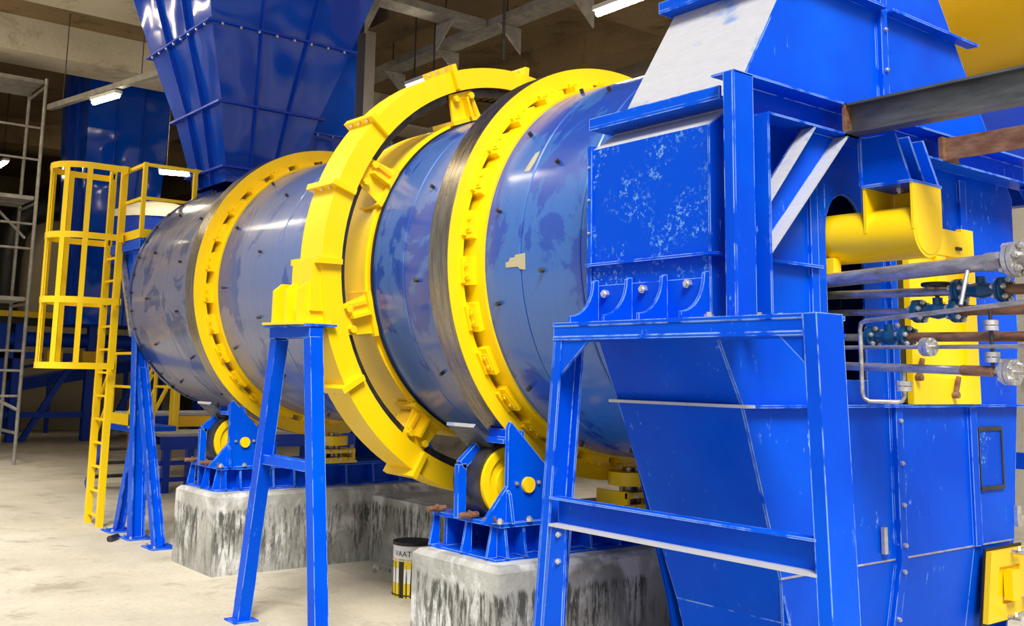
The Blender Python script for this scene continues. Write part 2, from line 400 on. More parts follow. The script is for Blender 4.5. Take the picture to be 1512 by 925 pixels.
# ------------------------------------------------------------------ gear guard
guard = thing('gear_guard', 'yellow sheet steel ring guard around the gear of the drum', 'guard', A0, local=True)
guard.rotation_euler = (0, .0151, 0)
joints = [-60, -15, 30, 87, 112, 141, 161, 180, 211, 240, 300]
for a, b in zip(joints, joints[1:]):
    n = max(4, int((b-a)/3.5)); A_, B_ = rad(a), rad(b)
    s = MB().rev([(-6.41, 1.50), (-6.41, 1.64), (-6.10, 1.64), (-6.10, 1.487), (-6.115, 1.487), (-6.115, 1.625), (-6.395, 1.625), (-6.395, 1.50)], n, A_, B_)
    s.build('guard_segment', YEL, guard)
for a in joints[:-1]:
    fl = MB().rev([(-6.45, 1.50), (-6.45, 1.69), (-6.06, 1.69), (-6.06, 1.50)], 1, rad(a-.7), rad(a+.7)).build('joint_flange', YEL, guard)
    for d in (-6.36, -6.25, -6.14):
        ca, sa = cos(rad(a+.9)), sin(rad(a+.9))
        put_bolt(fl, (d, 1.665*ca, 1.665*sa), (0, -sa, ca), .7)
MB().box(-6.40, -6.11, -1.70, -1.60, -.34, 0).build('straight_side_plate', YEL, guard)
for x in (-6.52, -6.34, -6.16):
    MB().prism([(x, -1.78, -.42), (x, -1.78, -.20), (x, -1.72, -.15), (x, -1.63, -.15), (x, -1.55, -.42)], (.03, 0, 0)).build('mounting_lug', YEL, guard)
MB().box(-6.62, -6.08, -1.80, -1.54, -.435, -.42).build('lug_plate', YEL, guard)

# ------------------------------------------------------------------ blue trestle under the guard
tr = thing('guard_trestle', 'slim blue A-shaped steel trestle carrying the yellow ring guard', 'trestle', (-6.35, 3.31, 0))
MB().box(-6.68, -6.06, 3.20, 3.44, 2.045, 2.06).box(-6.66, -6.07, 3.24, 3.34, 1.97, 2.045).build('top_plate', BLUE, tr)
for xa, xb in ((-6.60, -6.98), (-6.11, -5.86)):
    MB().bar((xb, 3.29, .012), (xa, 3.29, 1.97), .095, .095, (0,1,0)).build('leg', BLUE, tr)
    MB().box(xb-.09, xb+.09, 3.20, 3.38, 0, .012).build('foot_plate', BLUE, tr)
MB().box(-6.77, -6.03, 3.26, 3.34, 1.10, 1.165).build('crossbar', BLUE, tr)

# ------------------------------------------------------------------ concrete foundations
ZP = .68
def pedestal(x0, x1, y0, y1, label):
    m = MB(); c = .03
    m.prism([(x0, y0, 0), (x1, y0, 0), (x1, y1, 0), (x0, y1, 0)], (0, 0, ZP-c))
    m.add([(x0, y0, ZP-c), (x1, y0, ZP-c), (x1, y1, ZP-c), (x0, y1, ZP-c), (x0+c, y0+c, ZP), (x1-c, y0+c, ZP), (x1-c, y1-c, ZP), (x0+c, y1-c, ZP)],
          [(0,1,5,4), (1,2,6,5), (2,3,7,6), (3,0,4,7), (4,5,6,7)])
    return tag(m.build('concrete_pedestal', PEDC), label, 'pedestal', 'concrete drum pedestals')
pedestal(-9.42, -8.52, 3.72, 6.25, 'stained concrete pedestal under the far riding tyre beside the trestle')
pedestal(-5.45, -4.60, 3.69, 6.25, 'pale concrete pedestal under the near riding tyre behind the blue frame')
tag(MB().box(-8.52, -5.45, 5.28, 6.1, 0, .60).build('concrete_plinth', PEDC), 'low concrete plinth joining the two drum pedestals', 'plinth')

# ------------------------------------------------------------------ roller stations
def roller_station(front, label):
    xc = front-.105; xf = front+.20; xb = front-.44
    t = thing('roller_station', label, 'roller stand', (xc, 4.9, ZP), 'roller stands under the drum')
    # base frame across the pedestal
    b = MB()
    b.box(xb-.02, xf+.02, 3.80, 6.12, ZP, ZP+.015)
    for x in (xf-.10, xb+.08): b.box(x-.012, x+.012, 3.86, 6.12, ZP+.015, ZP+.19)
    b.box(xb-.02, xf+.02, 3.83, 6.12, ZP+.19, ZP+.215)
    base = b.build('base_frame', BLUE, t)
    for y in (3.88, 4.02, 4.18, 4.34, 4.55, 4.8, 5.1, 5.4, 5.7, 6.0):
        MB().prism([(xf-.09, y-.008, ZP+.02), (xf+.035, y-.008, ZP+.02), (xf+.005, y-.008, ZP+.19), (xf-.09, y-.008, ZP+.19)], (0, .016, 0)).build('rib', BLUE, base)
    for x in (xb, xc, xf-.06):
        MB().prism([(x, 3.86, ZP+.19), (x, 3.86, ZP+.015), (x, 3.785, ZP+.015), (x, 3.82, ZP+.19)], (.016, 0, 0)).build('rib', BLUE, base)
    for sgn in (1, -1):
        yc = 4.962-sgn*.915; zc = 1.105
        if sgn < 0: yc += 0
        o = -sgn  # outward direction in y
        w = MB().tube((front-.23, yc, zc), (front+.02, yc, zc), .238, 40)
        wheel = w.build('roller', STEELD, t, 'dark steel roller rim')
        hb = MB()
        for r0, r1, d in ((.165, .215, .045), (.10, .165, .026), (.0, .10, .04)):
            hb.rev([(.018, r0), (d, r0), (d, r1), (.018, r1)], 36)
        hb.v = [(p[0]+front, p[1]+yc, p[2]+zc) for p in hb.v]
        hb.build('hub_face', YEL, wheel, 'yellow hub disc')
        for x in (xf, xb):
            pl = MB().prism([(x, yc+o*.33, .895), (x, yc+o*.15, 1.10), (x, yc+o*.15, 1.44), (x, yc+o*.13, 1.475), (x, yc-o*.12, 1.24), (x, yc-o*.32, 1.09), (x, yc-o*.32, .895)], (-.03 if x == xf else .03, 0, 0))
            if x == xb: pl = MB().prism([(x, yc-o*.06, .895), (x, yc-o*.06, 1.30), (x, yc-o*.12, 1.24), (x, yc-o*.32, 1.09), (x, yc-o*.32, .895)], (.03, 0, 0))
            bp = pl.build('bearing_plate', BLUE, t)
            if x == xb: continue
            s_ = 1 if x == xf else -1
            MB().tube((x-.01*s_, yc, zc), (x+.022*s_, yc, zc), .046, 20).build('shaft_cap', YEL, bp, 'round yellow shaft cap')
            for q in (-.085, .085): put_bolt(bp, (x, yc+q, zc+.01), (s_, 0, 0), .8)
            for q in (-.15, .16):
                MB().prism([(x, yc+q-.01, .895), (x+.06*s_, yc+q-.01, .895), (x+.025*s_, yc+q-.01, 1.06), (x, yc+q-.01, 1.08)], (0, .02, 0)).build('gusset', BLUE, bp)
            for q in (-.22, .0, .22): put_bolt(bp, (x+.02*s_, yc+q, .895), (0, 0, 1), 1.3)
        # cranked side bracket and grey scraper plate
        sb = MB().box(xc-.02, xc+.02, yc+o*.27-.03, yc+o*.27+.03, .895, 1.21)
        sb.bar((xc, yc+o*.27, 1.205), (xc, yc+o*.15, 1.31), .04, .06, (0, -o*.6, -.6)); sb.build('side_bracket', BLUE, t)
        MB().box(front-.16, front+.165, min(yc+o*.16, yc-o*.02), max(yc+o*.16, yc-o*.02), 1.345, 1.37).box(front-.16, front+.165, min(yc, yc+o*.02), max(yc, yc+o*.02), 1.30, 1.42).build('scraper_arm', BLUE, t)
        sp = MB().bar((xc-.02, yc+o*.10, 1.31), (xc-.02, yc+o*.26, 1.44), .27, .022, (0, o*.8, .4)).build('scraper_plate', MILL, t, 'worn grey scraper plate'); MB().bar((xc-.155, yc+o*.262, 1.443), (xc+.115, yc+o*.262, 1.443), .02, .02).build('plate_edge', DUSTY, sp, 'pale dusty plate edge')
        for x in (xf-.02, xc+.06, xb+.06):
            MB().tube((x, yc+o*.31, ZP+.237), (x, yc+o*.18, ZP+.237), .018, 8).tube((x, yc+o*.25, ZP+.237), (x, yc+o*.235, ZP+.237), .028, 6).build('adjusting_bolt', RUST, base)
    return t
roller_station(-8.91, 'far blue roller stand under the drum behind the slim trestle')
roller_station(-4.98, 'near blue roller stand with yellow hubbed roller under the drum')

def thrust_roller(front, label):
    x = front+.14; y = 4.98
    t = thing('thrust_roller', label, 'thrust roller', (x, y, ZP+.215), 'yellow thrust rollers')
    z0 = ZP+.216
    MB().tube((x, y, z0+.16), (x, y, z0+.245), .145, 32).build('roller', YEL, t)
    MB().tube((x, y, z0+.245), (x, y, z0+.27), .05, 20).build('shaft_end', STEEL, t); MB().tube((x, y, z0+.02), (x, y, z0+.16), .07, 20).build('shaft', STEEL, t)
    fr = MB().box(x-.15, x+.15, y-.19, y+.19, z0, z0+.02).box(x-.14, x+.14, y-.17, y-.145, z0, z0+.13).box(x-.14, x+.14, y+.145, y+.17, z0, z0+.13)
    fr.box(x+.12, x+.145, y-.17, y+.17, z0+.02, z0+.05).box(x+.12, x+.145, y-.17, y+.17, z0+.09, z0+.125).build('frame', YEL, t)
    for q in (-.1, 0, .1):
        put_bolt(t, (x+.145, y+q, z0+.107), (1, 0, 0), .9); put_bolt(t, (x+.145, y+q, z0+.035), (1, 0, 0), .9)
    for s in (-1, 1):
        MB().prism([(x+.02, y+s*.145, z0+.02), (x+.13, y+s*.145, z0+.02), (x+.02, y+s*.05, z0+.15)], (-.02, 0, 0)).build('gusset', YEL, t)
thrust_roller(-8.91, 'yellow thrust roller seen between the trestle leg and ring guard')
thrust_roller(-4.98, 'yellow thrust roller in the gap left of the sloping hopper')

# ------------------------------------------------------------------ discharge housing
XL, XE = -3.73, -2.97
hs = thing('discharge_housing', 'large bright blue welded steel discharge housing at the drum end', 'housing', (-3.35, 4.96, 0))
near = [(4.25, .02), (4.10, .65), (3.78, 1.63), (3.57, 2.02), (3.57, 2.90), (3.72, 3.0), (4.62, 4.45)]
far = [(6.05, .02), (6.24, .82), (6.37, 1.63), (6.43, 2.02), (6.45, 2.90), (6.30, 3.12), (5.36, 4.45)]
def lerp(prof, z):
    for (y0, z0), (y1, z1) in zip(prof, prof[1:]):
        if z0 <= z <= z1: return y0+(y1-y0)*(z-z0)/(z1-z0)
    return prof[-1][0]
def side_panel(prof, i, name, mat, sgn, xl0=None, xl1=None):
    (y0, z0), (y1, z1) = prof[i], prof[i+1]; xl0 = XL if xl0 is None else xl0; xl1 = XL if xl1 is None else xl1
    return MB().prism([(xl0, y0, z0), (XE-.013, y0, z0), (XE-.013, y1, z1), (xl1, y1, z1)], (0, sgn*.012, 0)).build(name, mat, hs)
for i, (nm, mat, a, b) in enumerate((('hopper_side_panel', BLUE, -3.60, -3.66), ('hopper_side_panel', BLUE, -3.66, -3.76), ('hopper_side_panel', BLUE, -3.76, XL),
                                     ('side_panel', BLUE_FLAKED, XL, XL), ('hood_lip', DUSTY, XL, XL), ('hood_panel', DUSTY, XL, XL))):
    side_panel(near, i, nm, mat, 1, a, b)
for i in range(6): side_panel(far, i, 'side_panel', BLUE, -1)
# rear wall with the drum opening
nw = 72; rw = MB(); vs = []; fs = []
outl = near + far[::-1]
cy, cz = 4.962, 2.397+.0151*3.73
def hit(ang):
    dy, dz = cos(ang), sin(ang); best = 9
    for (y0, z0), (y1, z1) in zip(outl, outl[1:]+outl[:1]):
        ex, ez = y1-y0, z1-z0; den = dy*ez-dz*ex
        if abs(den) < 1e-9: continue
        tt = ((y0-cy)*ez-(z0-cz)*ex)/den; u = ((y0-cy)*dz-(z0-cz)*dy)/den
        if tt > 0 and -1e-6 <= u <= 1+1e-6: best = min(best, tt)
    return best
angs = sorted([2*PI*k/nw for k in range(nw)] + [math.atan2(z-cz, y-cy) % (2*PI) for y, z in outl])
for a in angs:
    R2 = hit(a); r1 = min(1.262, R2-.01)
    vs += [(XL, cy+r1*cos(a), cz+r1*sin(a)), (XL, cy+R2*cos(a), cz+R2*sin(a))]
nn = len(angs)
fs = [(2*i, 2*i+1, (2*i+3) % (2*nn), (2*i+2) % (2*nn)) for i in range(nn)]
rw.add(vs, fs); rw.add([(x+.012, y, z) for x, y, z in vs], [f[::-1] for f in fs]); rw.build('rear_wall', BLUE, hs)
MB().box(XL-.03, XL, 3.56, 3.62, 2.03, 2.92).build('corner_strip', BLUE, hs)
for z in (2.10, 2.30, 2.47, 2.64, 2.81): put_bolt(hs, (XL-.015, 3.56, z), (0, -1, 0), .45)
# end wall panels (facing +x)
def endp(poly, name='end_panel', mat=BLUE, x=XE, th=.012): return MB().prism([(x-th, y, z) for y, z in poly], (th, 0, 0)).build(name, mat, hs)
zf = 1.63
endp([(lerp(near, 3.0), 3.0), (4.97, 3.0), (4.97, 4.45), (4.62, 4.45)], 'hood_end_panel')
endp([(4.97, 3.0), (lerp(far, 3.0), 3.0), (lerp(far, 3.12), 3.12), (5.36, 4.45), (4.97, 4.45)], 'hood_end_panel')
endp([(lerp(near, zf), zf), (4.45, zf), (4.45, 3.0), (lerp(near, 3.0), 3.0), (3.57, 2.90), (3.57, 2.02)])
arch = [(4.615+.165*cos(a), 2.50+.20*sin(a)) for a in [PI*k/10 for k in range(11)]]
endp([(4.78, 3.0), (4.45, 3.0), (4.45, 2.5)] + arch[::-1][1:-1] + [(4.78, 2.5)], 'arch_panel')
endp([(4.45, zf), (4.78, zf), (4.78, 1.76), (4.45, 1.76)], 'sill_panel')
endp([(4.78, zf), (4.97, zf), (4.97, 3.0), (4.78, 3.0)])
endp([(4.97, zf), (6.37, zf), (6.43, 2.02), (6.45, 2.9), (lerp(far, 3.0), 3.0), (4.97, 3.0)])
zk = .86
endp([(lerp(near, zk), zk), (4.97, zk), (4.97, zf), (lerp(near, zf), zf)])
endp([(4.97, zk), (5.78, zk), (5.78, zf), (4.97, zf)])
endp([(5.78, zk), (lerp(far, zk), zk), (6.37, zf), (5.78, zf)])
for y0, y1 in ((lerp(near, zk), 4.97), (4.97, 5.78), (5.78, lerp(far, zk))):
    yb0 = 4.25 if y0 < 4.5 else y0; yb1 = 6.05 if y1 > 6 else y1
    MB().prism([(XE-.012, y0, zk), (XE-.012, y1, zk), (XE-.15, yb1, .02), (XE-.15, yb0, .02)], (.012, 0, 0)).build('hopper_end_panel', BLUE, hs)
for y0, y1 in ((lerp(near, zk), 4.97), (5.05, 5.78), (5.80, 6.2)): MB().tube((XE, y0, zk), (XE, y1, zk), .006, 6).build('weld_seam', BOLT, hs, 'pale weld line')
# bolted vertical strip and the second vertical stiffener
def strip(y0, y1, z0, z1, x=XE, th=.03, name='bolt_strip'): return MB().box(x, x+th, y0, y1, z0, z1).build(name, BLUE, hs)
s1 = strip(4.985, 5.045, 3.12, 4.45); s2 = strip(4.985, 5.045, zk, 2.93)
s3 = MB().prism([(XE, 4.985, zk), (XE, 5.045, zk), (XE-.14, 5.045, .02), (XE-.14, 4.985, .02)], (.03, 0, 0)).build('bolt_strip', BLUE, hs)
for s_, zs in ((s1, (3.20, 3.44, 3.67, 3.90)), (s2, (.93, 1.13, 1.34, 1.555, 1.83, 2.05, 2.33, 2.60))):
    for z in zs: put_bolt(s_, (XE+.03, 5.015, z), (1, 0, 0), .75)
for z in (.80, .56, .3): put_bolt(s3, (XE+.03-.14*(zk-z)/.84, 5.015, z), (1, 0, -.16), .75)
strip(5.77, 5.84, zk, 1.62, th=.02, name='stiffener'); strip(5.77, 5.84, 2.63, 2.93, th=.02, name='stiffener'); strip(4.30, 4.36, zf, 2.93, th=.02, name='stiffener')
# horizontal flange rails
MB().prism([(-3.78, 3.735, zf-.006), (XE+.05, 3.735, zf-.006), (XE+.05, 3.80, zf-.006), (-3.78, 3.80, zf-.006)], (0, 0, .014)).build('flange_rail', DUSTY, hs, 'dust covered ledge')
MB().box(XE, XE+.05, 3.801, 6.42, zf-.006, zf+.008).build('flange_rail', BLUE, hs)
MB().box(XL-.02, XE+.02, 3.535, 3.57, 2.297, 2.311).build('flange_rail', BLUE, hs)
MB().box(XE, XE+.045, 3.545, 4.36, 2.297, 2.311).build('flange_rail', BLUE, hs)
MB().box(XL-.03, XE+.06, 3.57, 3.75, 3.008, 3.024).box(XL-.03, XE+.06, 3.57, 3.586, 3.024, 3.07).build('hood_flange', BLUE, hs)
MB().box(XL-.03, XE+.08, 4.10, 4.21, 3.765, 3.78).box(XL-.03, XE+.06, 4.10, 4.116, 3.78, 3.83).build('hood_flange', BLUE, hs)
MB().box(XE, XE+.07, 4.2, 4.985, 3.775, 3.79).box(XE, XE+.07, 5.045, 5.99, 3.775, 3.79).build('hood_flange', BLUE, hs)
# pad plate, curved gussets and bolts on the near side
MB().box(-3.715, XE+.004, 3.56, 3.57, 2.02, 2.20).build('pad_plate', BLUE, hs)
def curved_gusset(x):
    pr_ = [(3.56, 2.003), (3.37, 2.003), (3.37, 2.04)] + [(3.37+.155*sin(a), 2.215-.175*cos(a)) for a in [PI/2*k/8 for k in range(1, 9)]] + [(3.54, 2.225), (3.56, 2.225)]
    return MB().prism([(x, y, z) for y, z in pr_], (.016, 0, 0)).build('curved_gusset', BLUE, hs)
for x in (-3.69, -3.46, -3.235, -2.985): curved_gusset(x)
for x, z in ((-3.62, 2.155), (-3.365, 2.165), (-3.09, 2.175)): put_bolt(hs, (x, 3.56, z), (0, -1, 0), 1.25)
# tall access door
dr = MB()
for y0, y1, z0, z1 in ((5.12, 5.25, 1.64, 2.60), (5.70, 5.83, 1.64, 2.63), (5.25, 5.70, 1.64, 1.78), (5.25, 5.70, 2.46, 2.61)): dr.box(XE+.02, XE+.055, y0, y1, z0, z1)
dr.box(XE+.02, XE+.03, 5.25, 5.70, 1.78, 2.46)
door = dr.build('access_door', YEL, hs, 'tall yellow access door with raised rim')
MB().box(XE+.002, XE+.02, 5.06, 5.86, 1.645, 2.60).build('door_gap', BLACK, door, 'black sheet standing in for the dark open gap')  # black sheet paints in the darkness of the open gap
MB().box(XE+.03, XE+.05, 5.42, 5.52, 2.2, 2.46).build('stiffening_rib', YEL, door)
for y, z in ((5.15, 1.78), (5.52, 1.69)):
    MB().bar((XE+.07, y, z), (XE+.08, y+.025, z+.10), .02, .02).tube((XE+.055, y, z), (XE+.09, y, z), .018, 10).build('latch', RUST, door)
for y, z in ((5.40, 2.55), (5.62, 2.50)): MB().box(XE+.055, XE+.07, y, y+.05, z, z+.018).build('catch', STEELD, door)
# lower inspection door with wing clamps
ld = MB()
def ldx(z): return XE+.06-.10*(.84-z)
yy0, yy1 = 5.83, 6.27
for y0, y1, z0, z1, dx in ((yy0, yy0+.10, .44, .83, .03), (yy1-.10, yy1, .44, .83, .03), (yy0+.1, yy1-.1, .44, .53, .03), (yy0+.1, yy1-.1, .74, .83, .03), (yy0+.1, yy1-.1, .53, .74, .012)):
    ld.prism([(ldx(z0)-.02, y0, z0), (ldx(z0)-.02, y1, z0), (ldx(z1)-.02, y1, z1), (ldx(z1)-.02, y0, z1)], (dx, 0, 0))
ldo = ld.build('inspection_door', YEL, hs, 'small yellow inspection door with wing clamps')
MB().box(ldx(.64), ldx(.64)+.05, 6.01, 6.10, .555, .72).build('handle', YEL, ldo)
MB().prism([(ldx(.42)-.034, yy0-.008, .42), (ldx(.42)-.034, yy1-.02, .42), (ldx(.845)-.034, yy1-.02, .845), (ldx(.845)-.034, yy0-.008, .845)], (.012, 0, 0)).build('door_gap', BLACK, ldo)
for y, z in ((6.06, .815), (6.25, .74), (6.22, .55), (6.06, .455)):
    x = ldx(z)+.01
    c = MB().tube((x, y, z), (x+.07, y, z), .012, 8)
    for s_ in (-1, 1): c.bar((x+.04, y, z), (x+.07, y+s_*.05, z+.03), .012, .022)
    c.build('wing_clamp', BOLT, ldo, 'rusty white wing clamp')
# welded repair patch
pt = MB().box(XE, XE+.008, 5.87, 6.13, 1.17, 1.50).build('repair_patch', BLUE_FLAKED, hs, 'welded repair patch')
for y0, y1, z0, z1 in ((5.86, 6.14, 1.488, 1.510), (5.865, 6.14, 1.155, 1.178), (6.125, 6.140, 1.178, 1.488), (5.862, 5.870, 1.178, 1.488)):
    MB().box(XE, XE+.016, y0, y1, z0, z1).build('weld_bead', STEELD, pt, 'dark scorched weld bead')
MB().bar((XE+.02, 4.85, .90), (XE+.02, 4.85, 1.03), .018, .03).build('grab_bar', BOLT, hs, 'pale scraped bar')
MB().box(XE, XE+.02, 6.26, 6.31, .93, 1.05).build('lug', BOLT, hs)

# ------------------------------------------------------------------ support frame of the housing
fr = thing('support_frame', 'heavy bright blue steel support frame in front of the housing', 'support frame', (-3.0, 3.4, 0))
MB().box(-3.71, -2.306, 3.29, 3.57, 1.985, 2.003).box(-3.71, -2.306, 3.295, 3.31, 1.925, 1.99).box(-3.71, -2.306, 3.29, 3.57, 1.92, 1.935).build('top_beam', BLUE, fr)
def leg_channel(xt, xb, openx, name='leg'):
    m = MB(); zt = 1.925
    wx = -.022 if openx > 0 else .022
    up = (0, 1, 0)
    m.bar((xb+wx, 3.37, .015), (xt+wx, 3.37, zt), .012, .15, up)
    for y in (3.30, 3.44): m.bar((xb, y, .015), (xt, y, zt), .056, .012, up)
    return m.build(name, BLUE, fr)
leg_channel(-3.68, -3.86, 1)
MB().bar((-2.21, 3.37, .015), (-2.275, 3.375, 2.003), .06, .17, (0, 1, 0)).build('leg', BLUE, fr)
for xb in (-3.86, -2.21): MB().box(xb-.13, xb+.13, 3.25, 3.50, 0, .015).build('foot_plate', BLUE, fr)
MB().box(-3.72, -2.27, 3.345, 3.357, 1.06, 1.185).box(-3.72, -2.27, 3.285, 3.345, 1.176, 1.186).build('cross_beam', BLUE, fr)
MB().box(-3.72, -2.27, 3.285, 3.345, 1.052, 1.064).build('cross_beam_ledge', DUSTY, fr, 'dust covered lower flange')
MB().prism([(-3.66, 3.30, 1.92), (-3.47, 3.30, 1.92), (-3.67, 3.30, 1.75)], (0, .014, 0)).build('corner_gusset', BLUE, fr)
MB().prism([(-2.30, 3.30, 1.92), (-2.42, 3.30, 1.92), (-2.29, 3.30, 1.80)], (0, .014, 0)).build('corner_gusset', BLUE, fr)
MB().prism([(-3.72, 3.30, 1.05), (-3.62, 3.30, 1.05), (-3.66, 3.30, .3), (-3.80, 3.30, .3)], (0, .014, 0)).build('splice_plate', BLUE, fr)
for z in (1.02, .90): put_bolt(fr, (-3.66, 3.30, z), (0, -1, 0), .8)
for x, y in ((-2.86, 3.42), (-2.70, 3.55), (-2.66, 3.64)): put_bolt(fr, (x, y, 2.003), (0, 0, 1), 1.2)
# post, header and brace standing on the top beam
xf = -2.77
MB().box(xf-.05, xf, 3.485, 3.50, 2.003, 3.095).box(xf-.012, xf, 3.50, 3.63, 2.003, 3.095).box(xf-.13, xf-.118, 3.61, 3.74, 2.003, 2.94).box(xf-.13, xf, 3.732, 3.745, 2.003, 2.945).build('post', BLUE, fr)
MB().box(xf-.13, xf-.118, 3.63, 6.45, 2.945, 3.10).box(xf-.13, xf, 3.50, 6.45, 3.09, 3.10).box(xf-.13, xf, 3.74, 6.45, 2.94, 2.95).build('header_beam', BLUE, fr)
MB().prism([(xf-.085, 3.746, 2.55), (xf-.085, 4.09, 2.938), (xf-.085, 4.36, 2.938), (xf-.085, 3.746, 2.32)], (.012, 0, 0)).build('diagonal_brace', BLUE, fr)
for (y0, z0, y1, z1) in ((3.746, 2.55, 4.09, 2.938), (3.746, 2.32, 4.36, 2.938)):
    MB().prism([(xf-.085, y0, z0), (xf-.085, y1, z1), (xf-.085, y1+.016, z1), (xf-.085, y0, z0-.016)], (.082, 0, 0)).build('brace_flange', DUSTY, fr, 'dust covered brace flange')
MB().bar((xf-.05, 6.30, 2.94), (xf-.05, 6.75, 2.45), .05, .05).build('far_brace', BLUE, fr)

# ------------------------------------------------------------------ bare steel beams at the upper right
t = thing('steel_beam', 'bare dark grey steel I-beam running to the right above the burner pipe', 'beam', (-1.8, 4.40, 3.02))
yb = 4.40
MB().box(-2.77, .9, yb-.006, yb+.006, 2.955, 3.085).build('web', MILL, t)
MB().box(-2.77, .9, yb-.05, yb+.05, 3.085, 3.097).build('flange', MILL, t)
MB().box(-2.77, .9, yb-.05, yb+.05, 2.945, 2.957).build('flange', MILL, t)
MB().box(-2.785, -2.77, yb-.06, yb+.06, 2.94, 3.10).build('end_plate', RUST, t, 'rusty welded end plate')
t = thing('rusty_beam', 'rusty brown steel angle beam welded to the blue header', 'beam', (-2, 5.32, 3.0))
MB().box(-2.77, .9, 5.28, 5.294, 2.95, 3.07).box(-2.77, .9, 5.294, 5.40, 3.056, 3.07).build('angle', RUST, t)
MB().box(-2.79, -2.765, 5.25, 5.42, 2.945, 3.075).build('weld_plate', RUST, t)

# ------------------------------------------------------------------ burner pipe
bn = thing('burner_pipe', 'short thick yellow burner pipe with box bracket entering the housing', 'burner pipe', (-2.72, 4.57, 2.47))
by, bz, br_ = 4.585, 2.465, .128
MB().tube((-3.2, by, bz), (-2.505, by, bz), br_, 48).build('tube', YEL, bn)
e = MB().tube((-2.507, by, bz), (-2.502, by, bz), .112, 40); e.build('end_disc', YEL, bn)
MB().box(-2.515, -2.503, by-.13, by+.13, bz, 2.685).build('front_plate', YEL, bn)
MB().box(-2.74, -2.515, by+.118, by+.13, bz+.05, 2.685).box(-2.76, -2.745, by-.13, by+.13, bz, 2.685).build('bracket', YEL, bn)
MB().box(-2.76, -2.50, by-.135, by+.135, 2.685, 2.697).build('top_plate', BLUE, bn)
put_bolt(bn, (-2.63, by-.02, 2.685), (0, 0, -1), 1.1)
MB().box(-2.985, -2.94, 4.465, 4.53, 2.27, 2.36).build('mounting_foot', YEL, bn)
hg = thing('hanger_bracket', 'dark blue ribbed steel hanger above the yellow burner pipe', 'bracket', (-2.65, by, 2.70))
MB().box(-2.775, -2.76, by-.135, by+.135, 2.698, 2.94).build('back_plate', BLUE, hg)
for y in (by-.13, by-.01, by+.12):
    MB().prism([(-2.76, y, 2.698), (-2.51, y, 2.698), (-2.58, y, 2.935), (-2.76, y, 2.935)], (0, .012, 0)).build('rib', BLUE, hg)

# ------------------------------------------------------------------ pipework
def flange(parent, p, d, r, th=.022, mat=None, bolts=6):
    p = Vector(p); d = Vector(d).normalized()
    f = MB().tube(p-d*th, p-d*.002, r, 24).tube(p+d*.002, p+d*th, r, 24).build('flange', mat or BOLT, parent)
    a = d.orthogonal().normalized(); b = d.cross(a)
    m = MB().tube((0,0,-.04), (0,0,.04), .007, 6).tube((0,0,th), (0,0,th+.012), .013, 6).tube((0,0,-th-.012), (0,0,-th), .013, 6)
    me = bpy.data.meshes.get('flange_bolt')
    if me is None: me = m.mesh('flange_bolt'); me.materials.append(BOLT)
    for k in range(bolts):
        q = p+(a*cos(2*PI*k/bolts)+b*sin(2*PI*k/bolts))*r*.78
        inst('bolt', me, f, Matrix.Translation(q) @ d.to_track_quat('Z', 'Y').to_matrix().to_4x4() @ Matrix.Scale(r/.06, 4))
    return f
def along(p, q, t): return Vector(p).lerp(Vector(q), t)
def valve(parent, p, q, r, wheel=False):
    p = Vector(p); q = Vector(q); d = (q-p).normalized(); L = (q-p).length
    v = MB(); prof = [(0, .9), (.12, .62), (.3, .75), (.5, .95), (.7, .75), (.88, .62), (1, .9)]
    for (t0, k0), (t1, k1) in zip(prof, prof[1:]): v.tube(p+d*L*t0, p+d*L*t1, r*k0, 20, r*k1)
    v.tube(p+d*L*.5, p+d*L*.5+V(0, 0, r*1.5), r*.55, 16)
    body = v.build('valve', VALVE, parent, 'petrol blue valve body')
    if wheel:
        c = p+d*L*.5+V(0, 0, r*3.0)
        w = MB(); n = 20; ring = [c+V(cos(2*PI*k/n), sin(2*PI*k/n), 0)*r*1.5 for k in range(n+1)]
        w.path(ring, .010, 8)
        for k in range(3): w.tube(c, c+V(cos(2*PI*k/3), sin(2*PI*k/3), 0)*r*1.5, .008, 6)
        w.tube(c-V(0, 0, r*1.6), c, .010, 8); w.build('handwheel', BLACK, body, 'black handwheel')
    for pp, s_ in ((p, 1), (q, -1)): flange(parent, pp, d, r*1.35, .014, VALVE)
    return body
PG = 'pipes beside the yellow door'
def pipe(label, p, q, r, mat, name='steel_pipe'):
    t = thing(name, label, 'pipe', tuple(along(p, q, .5)), PG); t['label'] = label
    return t, V(*p), V(*q)
t, p, q = pipe('thickest grey steel pipe, topmost of the pipe run', (-3.25, 4.52, 2.245), (-1.55, 4.29, 2.28), .036, GALV)
MB().tube(p, along(p, q, .69), .036, 24).build('pipe', GALV, t)
MB().tube(along(p, q, .66), along(p, q, .705), .042, 24).build('coupling', GALV, t, 'brown taped joint')
MB().tube(along(p, q, .70), q, .036, 24).build('pipe_end', GALV, t); flange(t, along(p, q, .735), q-p, .075)
t, p, q = pipe('grey to rusty pipe with handwheel valve just below the thickest pipe', (-3.25, 4.60, 2.19), (-1.6, 4.36, 2.14), .021, GALV)
MB().tube(p, along(p, q, .57), .021, 18).build('pipe', GALV, t); valve(t, along(p, q, .575), along(p, q, .70), .040)
MB().tube(along(p, q, .71), q, .023, 18).build('pipe_end', RUST, t, 'rusty brown pipe end')
t, p, q = pipe('grey to rusty pipe with blue valve, third of the pipe run from above', (-3.25, 4.62, 2.10), (-1.6, 4.34, 2.055), .017, GALV)
MB().tube(p, along(p, q, .44), .016, 18).build('pipe', GALV, t); valve(t, along(p, q, .445), along(p, q, .565), .040, True)
MB().tube(along(p, q, .57), q, .023, 18).build('pipe_end', RUST, t, 'rusty brown pipe end'); flange(t, along(p, q, .79), q-p, .042)
